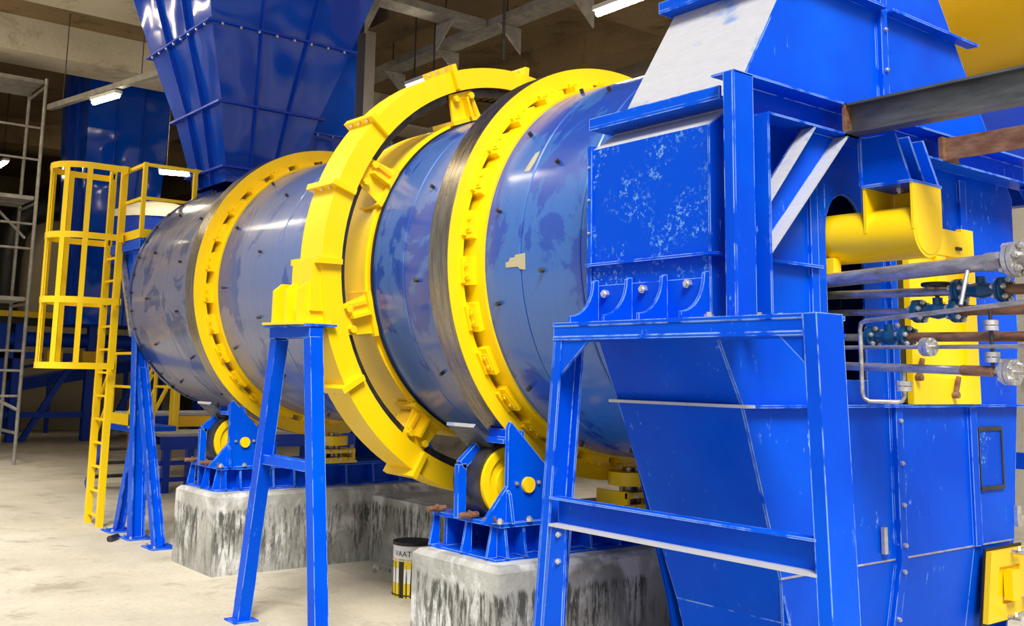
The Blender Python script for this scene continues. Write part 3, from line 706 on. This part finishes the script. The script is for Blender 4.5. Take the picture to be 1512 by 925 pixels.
t, p, q = pipe('rusty brown pipe with blue valve close to the dark opening', (-3.25, 4.64, 1.975), (-1.6, 4.34, 1.945), .021, RUST)
MB().tube(p, along(p, q, .27), .018, 18).build('pipe', GALV, t); valve(t, along(p, q, .275), along(p, q, .395), .040)
MB().tube(along(p, q, .40), q, .022, 18).build('pipe_end', RUST, t, 'rusty brown pipe')
t, p, q = pipe('thin grey pipe with one round flange across the yellow door', (-3.25, 4.58, 1.92), (-1.6, 4.26, 1.905), .0095, GALV)
MB().tube(p, q, .0095, 14).build('pipe', GALV, t); flange(t, along(p, q, .49), q-p, .042)
t, p, q = pipe('lowest grey pipe with taped joint and end flange', (-3.25, 4.57, 1.835), (-1.9, 4.34, 1.80), .020, GALV)
MB().tube(p, along(p, q, .80), .020, 18).build('pipe', GALV, t); MB().tube(along(p, q, .72), along(p, q, .83), .023, 16).build('taped_joint', RUST, t)
MB().tube(along(p, q, .80), q, .010, 12).build('pipe_end', GALV, t); flange(t, along(p, q, .885), q-p, .055)
t = thing('bent_pipe', 'thin bent grey pipe dropping in front of the dark opening', 'pipe', (-2.75, 4.45, 1.7), PG)
MB().path([(-1.6, 4.17, 2.10), (-2.71, 4.36, 2.035), (-2.735, 4.365, 2.025), (-2.745, 4.37, 2.00), (-2.745, 4.37, 1.70), (-2.74, 4.375, 1.675), (-2.72, 4.385, 1.662), (-2.62, 4.45, 1.662), (-2.60, 4.462, 1.668), (-2.59, 4.468, 1.69), (-2.59, 4.468, 1.80)], .0105, 12).build('pipe', GALV, t)
flange(t, (-2.59, 4.468, 1.735), (0, 0, 1), .036)
t = thing('vent_pipe', 'short pale upright pipe linking the two upper pipes', 'pipe', (-2.2, 4.33, 2.1), PG)
MB().tube((-2.205, 4.345, 2.235), (-2.205, 4.275, 2.085), .009, 12).build('pipe', BOLT, t)
t = thing('pipe_clamp', 'small bolted clamp fitting on upright rod at right pipes', 'clamp', (-2.13, 4.37, 1.95))
MB().tube((-2.13, 4.375, 2.065), (-2.13, 4.375, 1.83), .008, 10).build('rod', STEELD, t); flange(t, (-2.13, 4.375, 2.0), (0, 0, 1), .03); flange(t, (-2.13, 4.375, 1.865), (0, 0, 1), .03)

# ------------------------------------------------------------------ yellow duct elbow behind the housing
du = thing('duct_elbow', 'big yellow segmented duct elbow behind the blue housing', 'duct', (-4, 9.6, 0))
c0 = V(-4.6, 9.9, 8.32); RB = 2.6
for k in range(6):
    m = MB()
    def ring(a):
        o = c0+V(RB*cos(a)*.95, 0, RB*sin(a)); n = V(cos(a), 0, sin(a)); return [o+(n*cos(b)+V(0,1,0)*sin(b))*1.3 for b in [2*PI*i/40 for i in range(40)]]
    a0_, a1_ = rad(-90+18*k), rad(-90+18*(k+1))
    A_, B_ = ring(a0_), ring(a1_); m.add(A_+B_, [(i, (i+1) % 40, 40+(i+1) % 40, 40+i) for i in range(40)]); m.build('elbow_segment', YELD, du)
    m = MB().path([p for p in ring(a1_)]+[ring(a1_)[0]], .012, 6); m.build('seam', YELD, du)

t = thing('duct_support', 'dark blue support frame carrying the yellow duct behind the housing', 'frame', (-4.5, 10, 0))
MB().box(-7.5, 1.2, 9.2, 9.35, 3.55, 4.30).build('girder', BLUE_FLAT, t); MB().box(-7.5, 1.2, 10.5, 10.65, 3.55, 4.30).build('girder', BLUE_FLAT, t)
for x in (-7.4, 1.05):
    for y in (9.2, 10.5): MB().box(x-.08, x+.08, y, y+.15, 0, 3.55).build('post', BLUE_FLAT, t)
MB().box(-5.3, -3.9, 9.35, 10.5, 4.20, 4.40).build('saddle', BLUE_FLAT, t)
t = thing('guard_rail', 'low blue rail crossing behind the right edge of the housing', 'rail', (-5, 8.6, 0))
MB().box(-7.0, 1.0, 8.6, 8.68, 1.08, 1.21).build('rail', BLUE_FLAT, t)
for x in (-6.9, .9): MB().box(x-.05, x+.05, 8.6, 8.68, 0, 1.08).build('post', BLUE_FLAT, t)
# ------------------------------------------------------------------ feed hopper
def frustum_faces(levels, cx, cyy):
    """levels [(z, hx, hy)] -> list of bands of 4 quads; returns corner function"""
    def cn(i, sx, sy): z, hx, hy = levels[i]; return V(cx+sx*hx, cyy+sy*hy, z)
    return cn
def hopper(root, levels, cx, cyy, mat, ribs=2, fl=True, bolts=8):
    cn = frustum_faces(levels, cx, cyy)
    faces = (((-1,-1),(1,-1)), ((1,-1),(1,1)), ((1,1),(-1,1)), ((-1,1),(-1,-1)))
    for i in range(len(levels)-1):
        for fi, (s0, s1) in enumerate(faces):
            a, b, c, d = cn(i, *s0), cn(i, *s1), cn(i+1, *s1), cn(i+1, *s0)
            nrm = (b-a).cross(d-a).normalized(); m = MB(); nx, nz = 10, 8; vs = []
            for jz in range(nz+1):
                for jx in range(nx+1):
                    u, w = jx/nx, jz/nz; p = a.lerp(b, u).lerp(d.lerp(c, u), w)
                    cell = (u*(ribs+1)) % 1.0
                    vs.append(p - nrm*.012*sin(PI*cell)*sin(PI*w)*(1 if fi < 2 else 0))
            m.add(vs, [(jz*(nx+1)+jx, jz*(nx+1)+jx+1, (jz+1)*(nx+1)+jx+1, (jz+1)*(nx+1)+jx) for jz in range(nz) for jx in range(nx)])
            pan = m.build('hopper_panel', mat, root)
            if fi < 2:
                for k in range(1, ribs+1):
                    u = k/(ribs+1); p0, p1 = a.lerp(b, u), d.lerp(c, u)
                    MB().bar(p0+nrm*.025, p1+nrm*.025, .012, .05, nrm).build('stiffening_rib', BLUE_FLAT, pan)
        if fl:
            z, hx, hy = levels[i+1]; m = MB()
            for s_ in (-1, 1):
                m.box(cx-hx-.06, cx+hx+.06, min(cyy+s_*hy, cyy+s_*(hy+.06)), max(cyy+s_*hy, cyy+s_*(hy+.06)), z-.012, z+.012)
                m.box(min(cx+s_*hx, cx+s_*(hx+.06)), max(cx+s_*hx, cx+s_*(hx+.06)), cyy-hy, cyy+hy, z-.012, z+.012)
            f = m.build('joint_flange', BLUE_FLAT, root)
            if i == len(levels)-3:
                for k in range(bolts):
                    u = (k+.5)/bolts
                    put_bolt(f, (cx-hx+2*hx*u, cyy-hy-.035, z-.012), (0, 0, -1), 1.0); put_bolt(f, (cx+hx+.035, cyy-hy+2*hy*u, z-.012), (0, 0, -1), 1.0)
hp = thing('feed_hopper', 'tall blue ribbed feed hopper narrowing down to the far drum end', 'hopper', (-11.1, 4.96, 3.6))
hopper(hp, [(3.82, .48, .42), (3.98, .50, .44), (4.66, .67, .60), (5.47, .90, .86), (7.98, 1.62, 1.55)], -11.1, 4.96, BLUE_SHEET_SHADED, 2)
t = thing('storage_bin', 'shaded blue storage bin standing behind the feed hopper', 'bin', (-14.4, 7.1, 5.2))
hopper(t, [(3.4, .35, .35), (5.35, .80, .78), (7.98, .80, .78)], -14.5, 7.15, BLUE_SHEET_SHADED, 1, True, 6)
t = thing('storage_bin', 'shaded blue tapering bin beyond the ladder cage lit by lamp', 'bin', (-22.1, 6.8, 3.6))
hopper(t, [(2.6, .70, .66), (6.6, .95, .84), (8.1, 1.0, .88)], -22.1, 6.85, BLUE_SHEET_SHADED, 2, False)
# inlet housing between hopper and drum
t = thing('inlet_chute', 'blue steel inlet chute closing the far end of the drum', 'chute', (-11.5, 4.96, 1.2))
m = MB().tube((-11.75, 4.962, 2.57), (-11.16, 4.962, 2.57), 1.0, 48); m.build('drum_hood', BLUE_FLAT, t)
MB().box(-11.68, -11.16, 4.62, 5.30, 3.5, 3.81).build('throat', BLUE_FLAT, t)

# ------------------------------------------------------------------ blue inlet support and platform
t = thing('support_column', 'blue braced steel column carrying the ladder platform', 'column', (-10.9, 3.9, 0))
def hcol(p, q, w, up, name, par):
    p = Vector(p); q = Vector(q); d = (q-p).normalized(); a = d.cross(Vector(up)).normalized(); b = a.cross(d).normalized(); m = MB()
    m.bar(p, q, .012, w, up)
    for s_ in (-1, 1): m.bar(p+b*s_*w/2, q+b*s_*w/2, w, .014, up)
    return m.build(name, BLUE, par)
hcol((-10.83, 3.88, .015), (-11.38, 3.93, 3.0), .13, (0, 1, 0), 'post', t)
hcol((-11.40, 3.89, .015), (-11.08, 3.93, 1.3), .085, (0, 1, 0), 'brace', t)
hcol((-10.16, 3.87, .015), (-11.10, 3.92, 1.75), .095, (0, 1, 0), 'brace', t)
for x in (-10.83, -11.40, -10.16):
    bp = MB().box(x-.15, x+.15, 3.75, 4.02, 0, .015).build('foot_plate', BLUE, t)
    for dx in (-.11, .11): put_bolt(bp, (x+dx, 3.79, .015), (0, 0, 1), 1.0)
MB().prism([(-11.4, 3.9, 2.2), (-11.4, 3.9, 3.05), (-12.1, 3.9, 3.05)], (0, .02, 0)).build('gusset', BLUE, t)
MB().bar((-11.30, 3.86, 2.1), (-11.85, 3.86, 3.02), .06, .06).build('knee_brace', GALV, t)

pf = thing('access_platform', 'small platform with yellow guard rails beside the ladder', 'platform', (-11.4, 4.6, 0))
MB().box(-12.35, -11.16, 3.82, 3.90, 3.05, 3.15).box(-11.24, -11.16, 3.9, 5.6, 3.05, 3.15).box(-12.35, -12.27, 3.9, 5.6, 3.05, 3.15).box(-12.3, -11.16, 3.86, 5.6, 3.15, 3.17).build('deck', BLUE, pf)
MB().box(-11.78, -11.18, 3.82, 3.83, 3.17, 3.27).box(-11.19, -11.18, 3.83, 5.5, 3.17, 3.27).build('toe_board', YEL, pf)
for x, y in ((-11.2, 3.84), (-11.2, 4.42), (-11.2, 5.4)): MB().box(x-.022, x+.022, y-.022, y+.022, 3.17, 4.02).build('rail_post', YEL, pf)
for z in (3.60, 3.98):
    MB().box(-11.76, -11.18, 3.82, 3.86, z, z+.035).build('rail', YEL, pf); MB().box(-11.22, -11.18, 3.84, 5.42, z, z+.035).build('rail', YEL, pf)
for x in (-12.2,):
    MB().box(x-.06, x+.06, 5.3, 5.42, 0, 3.05).build('leg', BLUE, pf)

ld = thing('caged_ladder', 'tall yellow ladder with hooped safety cage', 'ladder', (-11.98, 3.8, 0))
for x in (-12.18, -11.77): MB().box(x-.03, x+.03, 3.765, 3.835, 0, 4.05).build('rail', YEL, ld)
for k in range(12): MB().box(-12.15, -11.80, 3.785, 3.815, .10+.262*k, .125+.262*k).build('rung', YEL, ld)
xc_, yc_ = -11.975, 3.42; 
def cage_pt(a, r=.36): return (xc_+r*cos(a), yc_-.02+r*sin(a))
hoopang = [rad(a) for a in range(-180, 1, 12)]
for z in (1.72, 2.44, 3.16, 3.95):
    m = MB(); pts = [(-12.18-.14, 3.80)]+[cage_pt(a) for a in hoopang]+[(-11.77+.14, 3.80)]
    pts[0] = (-12.335, 3.80); pts[-1] = (-11.615, 3.80)
    inner = [(xc_+(x-xc_)*.975, yc_+(y-yc_)*.975) for x, y in pts]
    n = len(pts); vs = [(x, y, z) for x, y in pts]+[(x, y, z+.07) for x, y in pts]+[(x, y, z) for x, y in inner]+[(x, y, z+.07) for x, y in inner]
    fs = []
    for i in range(n-1): fs += [(i, i+1, n+i+1, n+i), (2*n+i, 3*n+i, 3*n+i+1, 2*n+i+1), (n+i, n+i+1, 3*n+i+1, 3*n+i), (i, 2*n+i, 2*n+i+1, i+1)]
    m.add(vs, fs); m.box(-12.335, -12.15, 3.79, 3.81, z, z+.07).box(-11.80, -11.615, 3.79, 3.81, z, z+.07); m.build('cage_hoop', YEL, ld)
for a in (-175, -135, -90, -45, -5):
    x, y = cage_pt(rad(a), .35); MB().bar((x, y, 1.72), (x, y, 4.02), .058, .012, (cos(rad(a)), sin(rad(a)), 0)).build('cage_bar', YEL, ld)

# ------------------------------------------------------------------ stairs and walkway beyond the column
t = thing('stair', 'short steep blue stair with yellow handrails behind the ladder', 'stair', (-14.6, 5.05, 0))
S0, S1 = V(-15.5, 0, .04), V(-14.62, 0, .95)
for y in (4.78, 5.36): MB().bar((S0.x, y, S0.z), (S1.x, y, S1.z), .04, .14).build('stringer', BLUE_FLAT, t)
for k in range(4):
    p = S0.lerp(S1, (k+.6)/4.4); MB().box(p.x-.11, p.x+.11, 4.78, 5.36, p.z, p.z+.03).build('tread', STEELD, t)
MB().box(-14.62, -13.75, 4.76, 5.38, .90, .97).build('landing', BLUE, t)
MB().box(-14.6, -13.8, 4.75, 4.765, .98, 1.13).build('toe_board', YEL, t)
for x in (-14.5, -13.85): MB().box(x-.06, x+.02, 5.0, 5.08, 0, .90).build('leg', RUST, t)
for y in (4.77, 5.37):
    for dz in (.52, .97): MB().bar((S0.x+.1, y, S0.z+dz), (S1.x, y, S1.z+dz), .035, .035).build('handrail', YEL, t)
    for z in (1.47, 1.92): MB().box(-14.64, -13.8, y-.018, y+.018, z, z+.035).build('rail', YEL, t)
    for x, z in ((-15.35, .2), (-14.62, .95), (-13.82, .95)): MB().box(x-.02, x+.02, y-.02, y+.02, z, z+1.0).build('rail_post', YEL, t)
t = thing('walkway', 'low blue walkway with pale deck and yellow toe board under the drum', 'walkway', (-15, 6.7, 0))
MB().box(-15.5, -14.5, 5.45, 8.6, .78, .82).build('deck', DECK, t)
MB().box(-14.5, -14.44, 5.45, 8.6, .60, .78).box(-15.56, -15.5, 5.45, 8.6, .60, .78).build('side_beam', BLUE_FLAT, t)
MB().box(-15.55, -15.52, 6.05, 8.6, .86, 1.02).build('toe_board', YELD, t)
for y in (5.5, 5.85, 6.4, 7.0, 7.8, 8.4): MB().box(-14.56, -14.46, y, y+.10, 0, .60).build('leg', BLUE_FLAT, t)
for z in (.15, .38): MB().box(-14.54, -14.48, 5.45, 8.6, z, z+.06).build('stretcher', BLUE_FLAT, t)
for y in (5.5, 5.95, 6.05): MB().box(-15.54, -15.50, y, y+.045, .82, 1.75).build('rail_post', YEL, t)
for y0, y1 in ((5.2, 5.65), (5.6, 5.98)): MB().bar((-15.52, y0, .85), (-15.52, y1, 1.65), .045, .045).build('rail_brace', YEL, t)
MB().box(-17.6, -16.6, 5.8, 9.5, .98, 1.02).build('rear_deck', DECK, t)
MB().box(-16.6, -16.55, 5.8, 9.5, .80, .98).build('side_beam', BLUE_FLAT, t)
for y in (6.0, 6.9, 7.8, 8.8): MB().box(-16.66, -16.56, y, y+.10, 0, .80).build('leg', BLUE_FLAT, t)

# ------------------------------------------------------------------ scaffold
t = thing('scaffold_tower', 'grey tube scaffold tower with plank decks at the left edge', 'scaffold', (-20.2, 3.8, 0))
for x, y in ((-19.7, 4.79), (-20.9, 4.79), (-19.7, 2.6), (-20.9, 2.6)): MB().tube((x, y, 0), (x, y, 7.05), .032, 10).build('standard_tube', ALU, t)
for z in (2.9, 4.75, 6.95):
    MB().box(-20.9, -20.35, 2.6, 4.75, z, z+.07).build('plank', ALU, t); MB().box(-20.25, -19.72, 2.6, 4.75, z, z+.07).build('plank', ALU, t)
for z in (1.2, 2.0, 3.85, 4.3, 5.5, 6.1, 1.65):
    MB().tube((-19.7, 2.6, z), (-19.7, 4.79, z), .022, 8).build('ledger_tube', ALU, t)
for z in (.55, 2.85, 4.7, 6.9): MB().tube((-20.9, 4.79, z), (-19.7, 4.79, z), .028, 8).build('transom_tube', ALU, t)
MB().tube((-20.3, 2.6, 6.2), (-20.3, 4.79, 4.1), .028, 8).build('brace_tube', ALU, t)
MB().tube((-20.3, 3.6, 1.6), (-19.7, 4.79, .95), .03, 8).build('brace_tube', ALU, t)

# ------------------------------------------------------------------ machinery in the shadowed background
t = thing('conveyor', 'shadowed blue conveyor frame with yellow rail behind the scaffold', 'conveyor', (-26, 8, 0))
MB().tube((-25.5, 3.0, 2.35), (-25.5, 12.0, 2.35), .17, 20).build('main_tube', BLUE_FLAT, t)
MB().box(-25.3, -25.2, 3.0, 8.6, 2.85, 2.98).build('edge_rail', YEL, t)
MB().box(-26.6, -25.3, 3.0, 12.0, 2.70, 2.84).build('belt', BLACK, t)
MB().box(-25.4, -25.3, 3.0, 12, 1.9, 2.05).build('side_beam', BLUE_FLAT, t)
for y in (3.4, 4.5, 5.6, 5.95, 7.6, 9.0, 10.4): MB().box(-25.5, -25.3, y, y+.18, 0, 2.7).build('leg', BLUE_FLAT, t)
MB().box(-25.45, -25.35, 3.0, 12, .55, .68).build('stretcher', BLUE_FLAT, t)
for y in (5.0, 6.6, 7.4): MB().box(-25.3, -25.0, y, y+.35, 1.7, 2.1).build('idler_housing', YELD, t)
for a, b in ((6.3, 7.3), (8.2, 9.0)): MB().bar((-25.5, a, 0), (-25.5, b, 1.8), .12, .12).build('brace', BLUE_FLAT, t)
t = thing('inclined_conveyor', 'dark inclined conveyor climbing across the shadowed hall', 'conveyor', (-29, 7, 0))
MB().bar((-29, 3.0, .5), (-29, 12.5, 2.3), .9, .30).build('belt_frame', BLUE_FLAT, t)
for k in range(9): y = 3.6+k; MB().box(-28.6, -28.5, y, y+.10, 0, .55+.19*(y-3)).build('leg', BLUE_FLAT, t)
MB().bar((-28.5, 3.0, .95), (-28.5, 12.5, 2.75), .06, .08).build('guard_rail', BLUE_FLAT, t)
t = thing('clad_tower', 'beige clad tower block standing behind the ladder cage', 'tower', (-30, 8, 0))
for k in range(4):
    y0 = 7.0+1.15*k; MB().box(-31.5, -30, y0, y0+1.12, 0, 5.9).build('cladding_panel', BEIGE, t)
MB().box(-31.5, -30.02, 6.9, 11.7, 0, 5.85).build('core', BEIGE, t)
t = thing('dark_duct', 'black curved duct arching over the beige tower', 'duct', (-29.5, 7, 0))
MB().path([(-29.4, 6.55, 0.3), (-29.4, 6.55, 4.6), (-29.4, 6.65, 5.3), (-29.4, 6.95, 5.8), (-29.4, 7.5, 6.05), (-29.4, 8.6, 6.1), (-29.4, 10, 6.1)], .36, 20).build('tube', BLACK, t)
for (x, y, z, r, lab) in ((-19.5, 7.0, 4.55, .95, 'cream domed tank lid seen through the yellow guard rail'),):
    t = thing('domed_tank', lab, 'tank', (x, y, 0))
    m = MB(); n = 28; prof = [(r, z), (r*.9, z+.16), (r*.65, z+.30), (r*.3, z+.38), (.01, z+.40)]
    for (r0, z0), (r1, z1) in zip(prof, prof[1:]): m.tube((x, y, z0), (x, y, z1), r0, n, r1, False)
    m.build('lid', CREAM, t); MB().tube((x, y, z-.9), (x, y, z), r*.97, 28).build('body', BLUE_FLAT, t); MB().tube((x, y, 0), (x, y, z-.9), .12, 12).build('stand_pipe', STEELD, t)

# ------------------------------------------------------------------ cable trays
def tray(p, q, label, nbr):
    p = Vector(p); q = Vector(q); d = (q-p).normalized(); side = d.cross(V(0,0,1)).normalized()
    t = thing('cable_tray', label, 'cable tray', tuple((p+q)/2))
    m = MB().bar(p, q, .34, .015)
    for s_ in (-1, 1): m.bar(p+side*s_*.17+V(0,0,.05), q+side*s_*.17+V(0,0,.05), .012, .11)
    m.build('tray', ALU, t)
    L = (q-p).length
    for k in range(nbr):
        c = p+d*L*(k+.5)/nbr
        MB().prism([c+side*.20+V(0,0,-.02), c-side*.25+V(0,0,-.02), c-side*.25+V(0,0,-.42)], d*.03).build('bracket', ALU, t)
        MB().tube(c+V(0,0,0), V(c.x, c.y, ZC), .012, 6).build('hanger_rod', STEELD, t)
tray((-22, 9.3, 7.0), (-7.6, 9.3, 7.0), 'grey cable tray running along the drum under the ceiling', 9)
tray((-12.05, 6.6, 7.0), (-12.05, 9.1, 7.0), 'grey cable tray leading away behind the feed hopper', 2)
tag(MB().tube((-10.3, 8.2, 5.9), (-10.3, 8.2, 7.4), .02, 6).build('hanger_rod', STEELD), 'thin pale rod hanging from the ceiling above the near tyre', 'rod')
# ------------------------------------------------------------------ lamps
def lamp(p, d, L, label, stem=None):
    p = Vector(p); d = Vector(d).normalized()
    t = thing('tube_lamp', label, 'lamp', tuple(p)); t['group'] = 'ceiling tube lamps'
    MB().bar(p-d*L/2+V(0,0,.06), p+d*L/2+V(0,0,.06), .14, .06).build('housing', WHITE, t)
    MB().tube(p-d*L*.48, p+d*L*.48, .045, 12).build('tube', TUBE, t, 'glowing lamp tube')
    for s_ in (-1, 1): MB().tube(p+d*s_*L*.3+V(0,0,.09), Vector((p.x+d.x*s_*L*.3, p.y+d.y*s_*L*.3, stem or ZC)), .012, 6).build('hanger', STEELD, t)
lamp((-17.4, 5.2, 6.27), (1, .22, 0), .8, 'glowing tube lamp on a rail in front of the dark bin', 6.41)
lamp((-13.0, 8.75, 6.3), (1, 0, 0), .9, 'glowing tube lamp just above the yellow ring guard')
lamp((-8.4, 8.75, 6.35), (1, 0, 0), 1.4, 'glowing tube lamp at the top beside the hood')
lamp((-18.0, 6.75, 5.28), (0, 1, .05), .65, 'glowing tube lamp behind the platform rail')
lamp((-26.0, 5.4, 6.4), (1, 0, 0), 1.6, 'glowing tube lamp deep in the hall beyond the bin')
for k, lab in enumerate(('first unseen tube lamp added for reflected streaks', 'second unseen tube lamp added for reflected streaks', 'third unseen tube lamp added for reflected streaks', 'fourth unseen tube lamp added for reflected streaks', 'fifth unseen tube lamp added for reflected streaks')):
    lamp((-18.5+2.9*k, 1.7, 6.5), (1, 0, 0), 1.8, lab)  # unseen lamps, added for highlight streaks on hopper and drum
t = thing('lamp_rail', 'grey steel rail carrying the lamp in front of the dark bin', 'rail', (-16, 5.6, 6.4))
MB().bar((-19.3, 4.78, 6.42), (-13.4, 6.08, 6.46), .10, .10).build('rail', ALU, t)
for u in (.08, .5, .92):
    p = V(-19.3, 4.78, 6.42).lerp(V(-13.4, 6.08, 6.46), u); MB().tube(p, (p.x, p.y, ZC), .01, 6).build('hanger_rod', STEELD, t)

# ------------------------------------------------------------------ small things on the floor
bx_, by_ = -7.05, 4.77
bk = thing('paint_bucket', 'white and yellow paint drum with black drips and lid', 'bucket', (bx_, by_, 0))
def mat_bucket():
    m, nt, b = new_mat('printed_bucket_sheet')
    g = nd(nt, 'ShaderNodeNewGeometry'); sx = nd(nt, 'ShaderNodeSeparateXYZ'); nt.links.new(g.outputs['Position'], sx.inputs[0])
    z = sx.outputs[2]
    c = ramp(nt, mathn(nt, 'DIVIDE', z, .42), [(.0, (.85, .62, .0)), (.26, (.85, .62, .0)), (.27, (.85, .85, .86)), (.52, (.85, .85, .86)), (.53, (.85, .62, .0)), (.69, (.85, .62, .0)), (.70, (.80, .80, .86)), (1.0, (.80, .80, .86))])
    drip = ramp(nt, noise(nt, coords(nt, (1, 1, .02)), 26, 2), [(.50, 0.0), (.54, 1.0)])
    lim = ramp(nt, mathn(nt, 'DIVIDE', z, .42), [(.66, 1.0), (.72, 0.0)])
    c = mix(nt, mathn(nt, 'MULTIPLY', drip, lim), c, (.02, .015, .005)); nt.links.new(c, b.inputs['Base Color']); b.inputs['Roughness'].default_value = .4
    return m
MB().tube((bx_, by_, 0), (bx_, by_, .395), .148, 36, .152).build('body', mat_bucket(), bk)
MB().tube((bx_, by_, .395), (bx_, by_, .42), .156, 36).build('lid', BLACK, bk, 'black lid')
for z in (.02, .28): 
    m = MB(); ringp = [(bx_+.151*cos(2*PI*k/32), by_+.151*sin(2*PI*k/32), z) for k in range(33)]; m.path(ringp, .005, 6); m.build('hoop', BLACK if z < .1 else WHITE, bk)
cu = bpy.data.curves.new('bucket_text', 'FONT'); cu.body = 'VAAT'; cu.size = .06; cu.align_x = 'CENTER'
tmp = bpy.data.objects.new('tmp_text', cu); col.objects.link(tmp)
bpy.context.view_layer.update(); dg = bpy.context.evaluated_depsgraph_get()
me = bpy.data.meshes.new_from_object(tmp.evaluated_get(dg)); bpy.data.objects.remove(tmp)
th0 = math.atan2(-by_, -bx_) - .52
for v in me.vertices:
    a = th0 + v.co.x/.1535; zz = v.co.y+.315
    v.co = (.1535*cos(a), .1535*sin(a), zz)
me.materials.clear(); me.materials.append(BLACK)
tx = bpy.data.objects.new('lettering', me); col.objects.link(tx); tx.parent = bk
tag(MB().tube((-10.74, 3.58, .03), (-10.87, 3.70, .03), .03, 12).build('pipe_offcut', STEELD), 'short dark pipe offcut lying on the floor by the column', 'pipe offcut')
for k, (x, y, r) in enumerate(((-8.1, 5.1, .05), (-8.0, 5.0, .04), (-7.95, 5.12, .035))):
    m = MB(); n = 7; ang = [2*PI*i/n+random.random()*.4 for i in range(n)]
    b0 = [(x+r*cos(a)*random.uniform(.8, 1.2), y+r*sin(a)*random.uniform(.8, 1.2), 0) for a in ang]
    b1 = [(x+(p[0]-x)*.6, y+(p[1]-y)*.6, r*random.uniform(.7, 1.0)) for p in b0]
    m.add(b0+b1, [tuple(range(n)), tuple(range(2*n-1, n-1, -1))]+[(i, (i+1) % n, n+(i+1) % n, n+i) for i in range(n)])
    tag(m.build('concrete_chip', PEDC), ('largest concrete chip lying in the corner of pedestal and plinth', 'middle concrete chip lying just in front of the largest one', 'smallest concrete chip lying nearest the paint bucket')[k], 'rubble', 'concrete chips by the plinth')
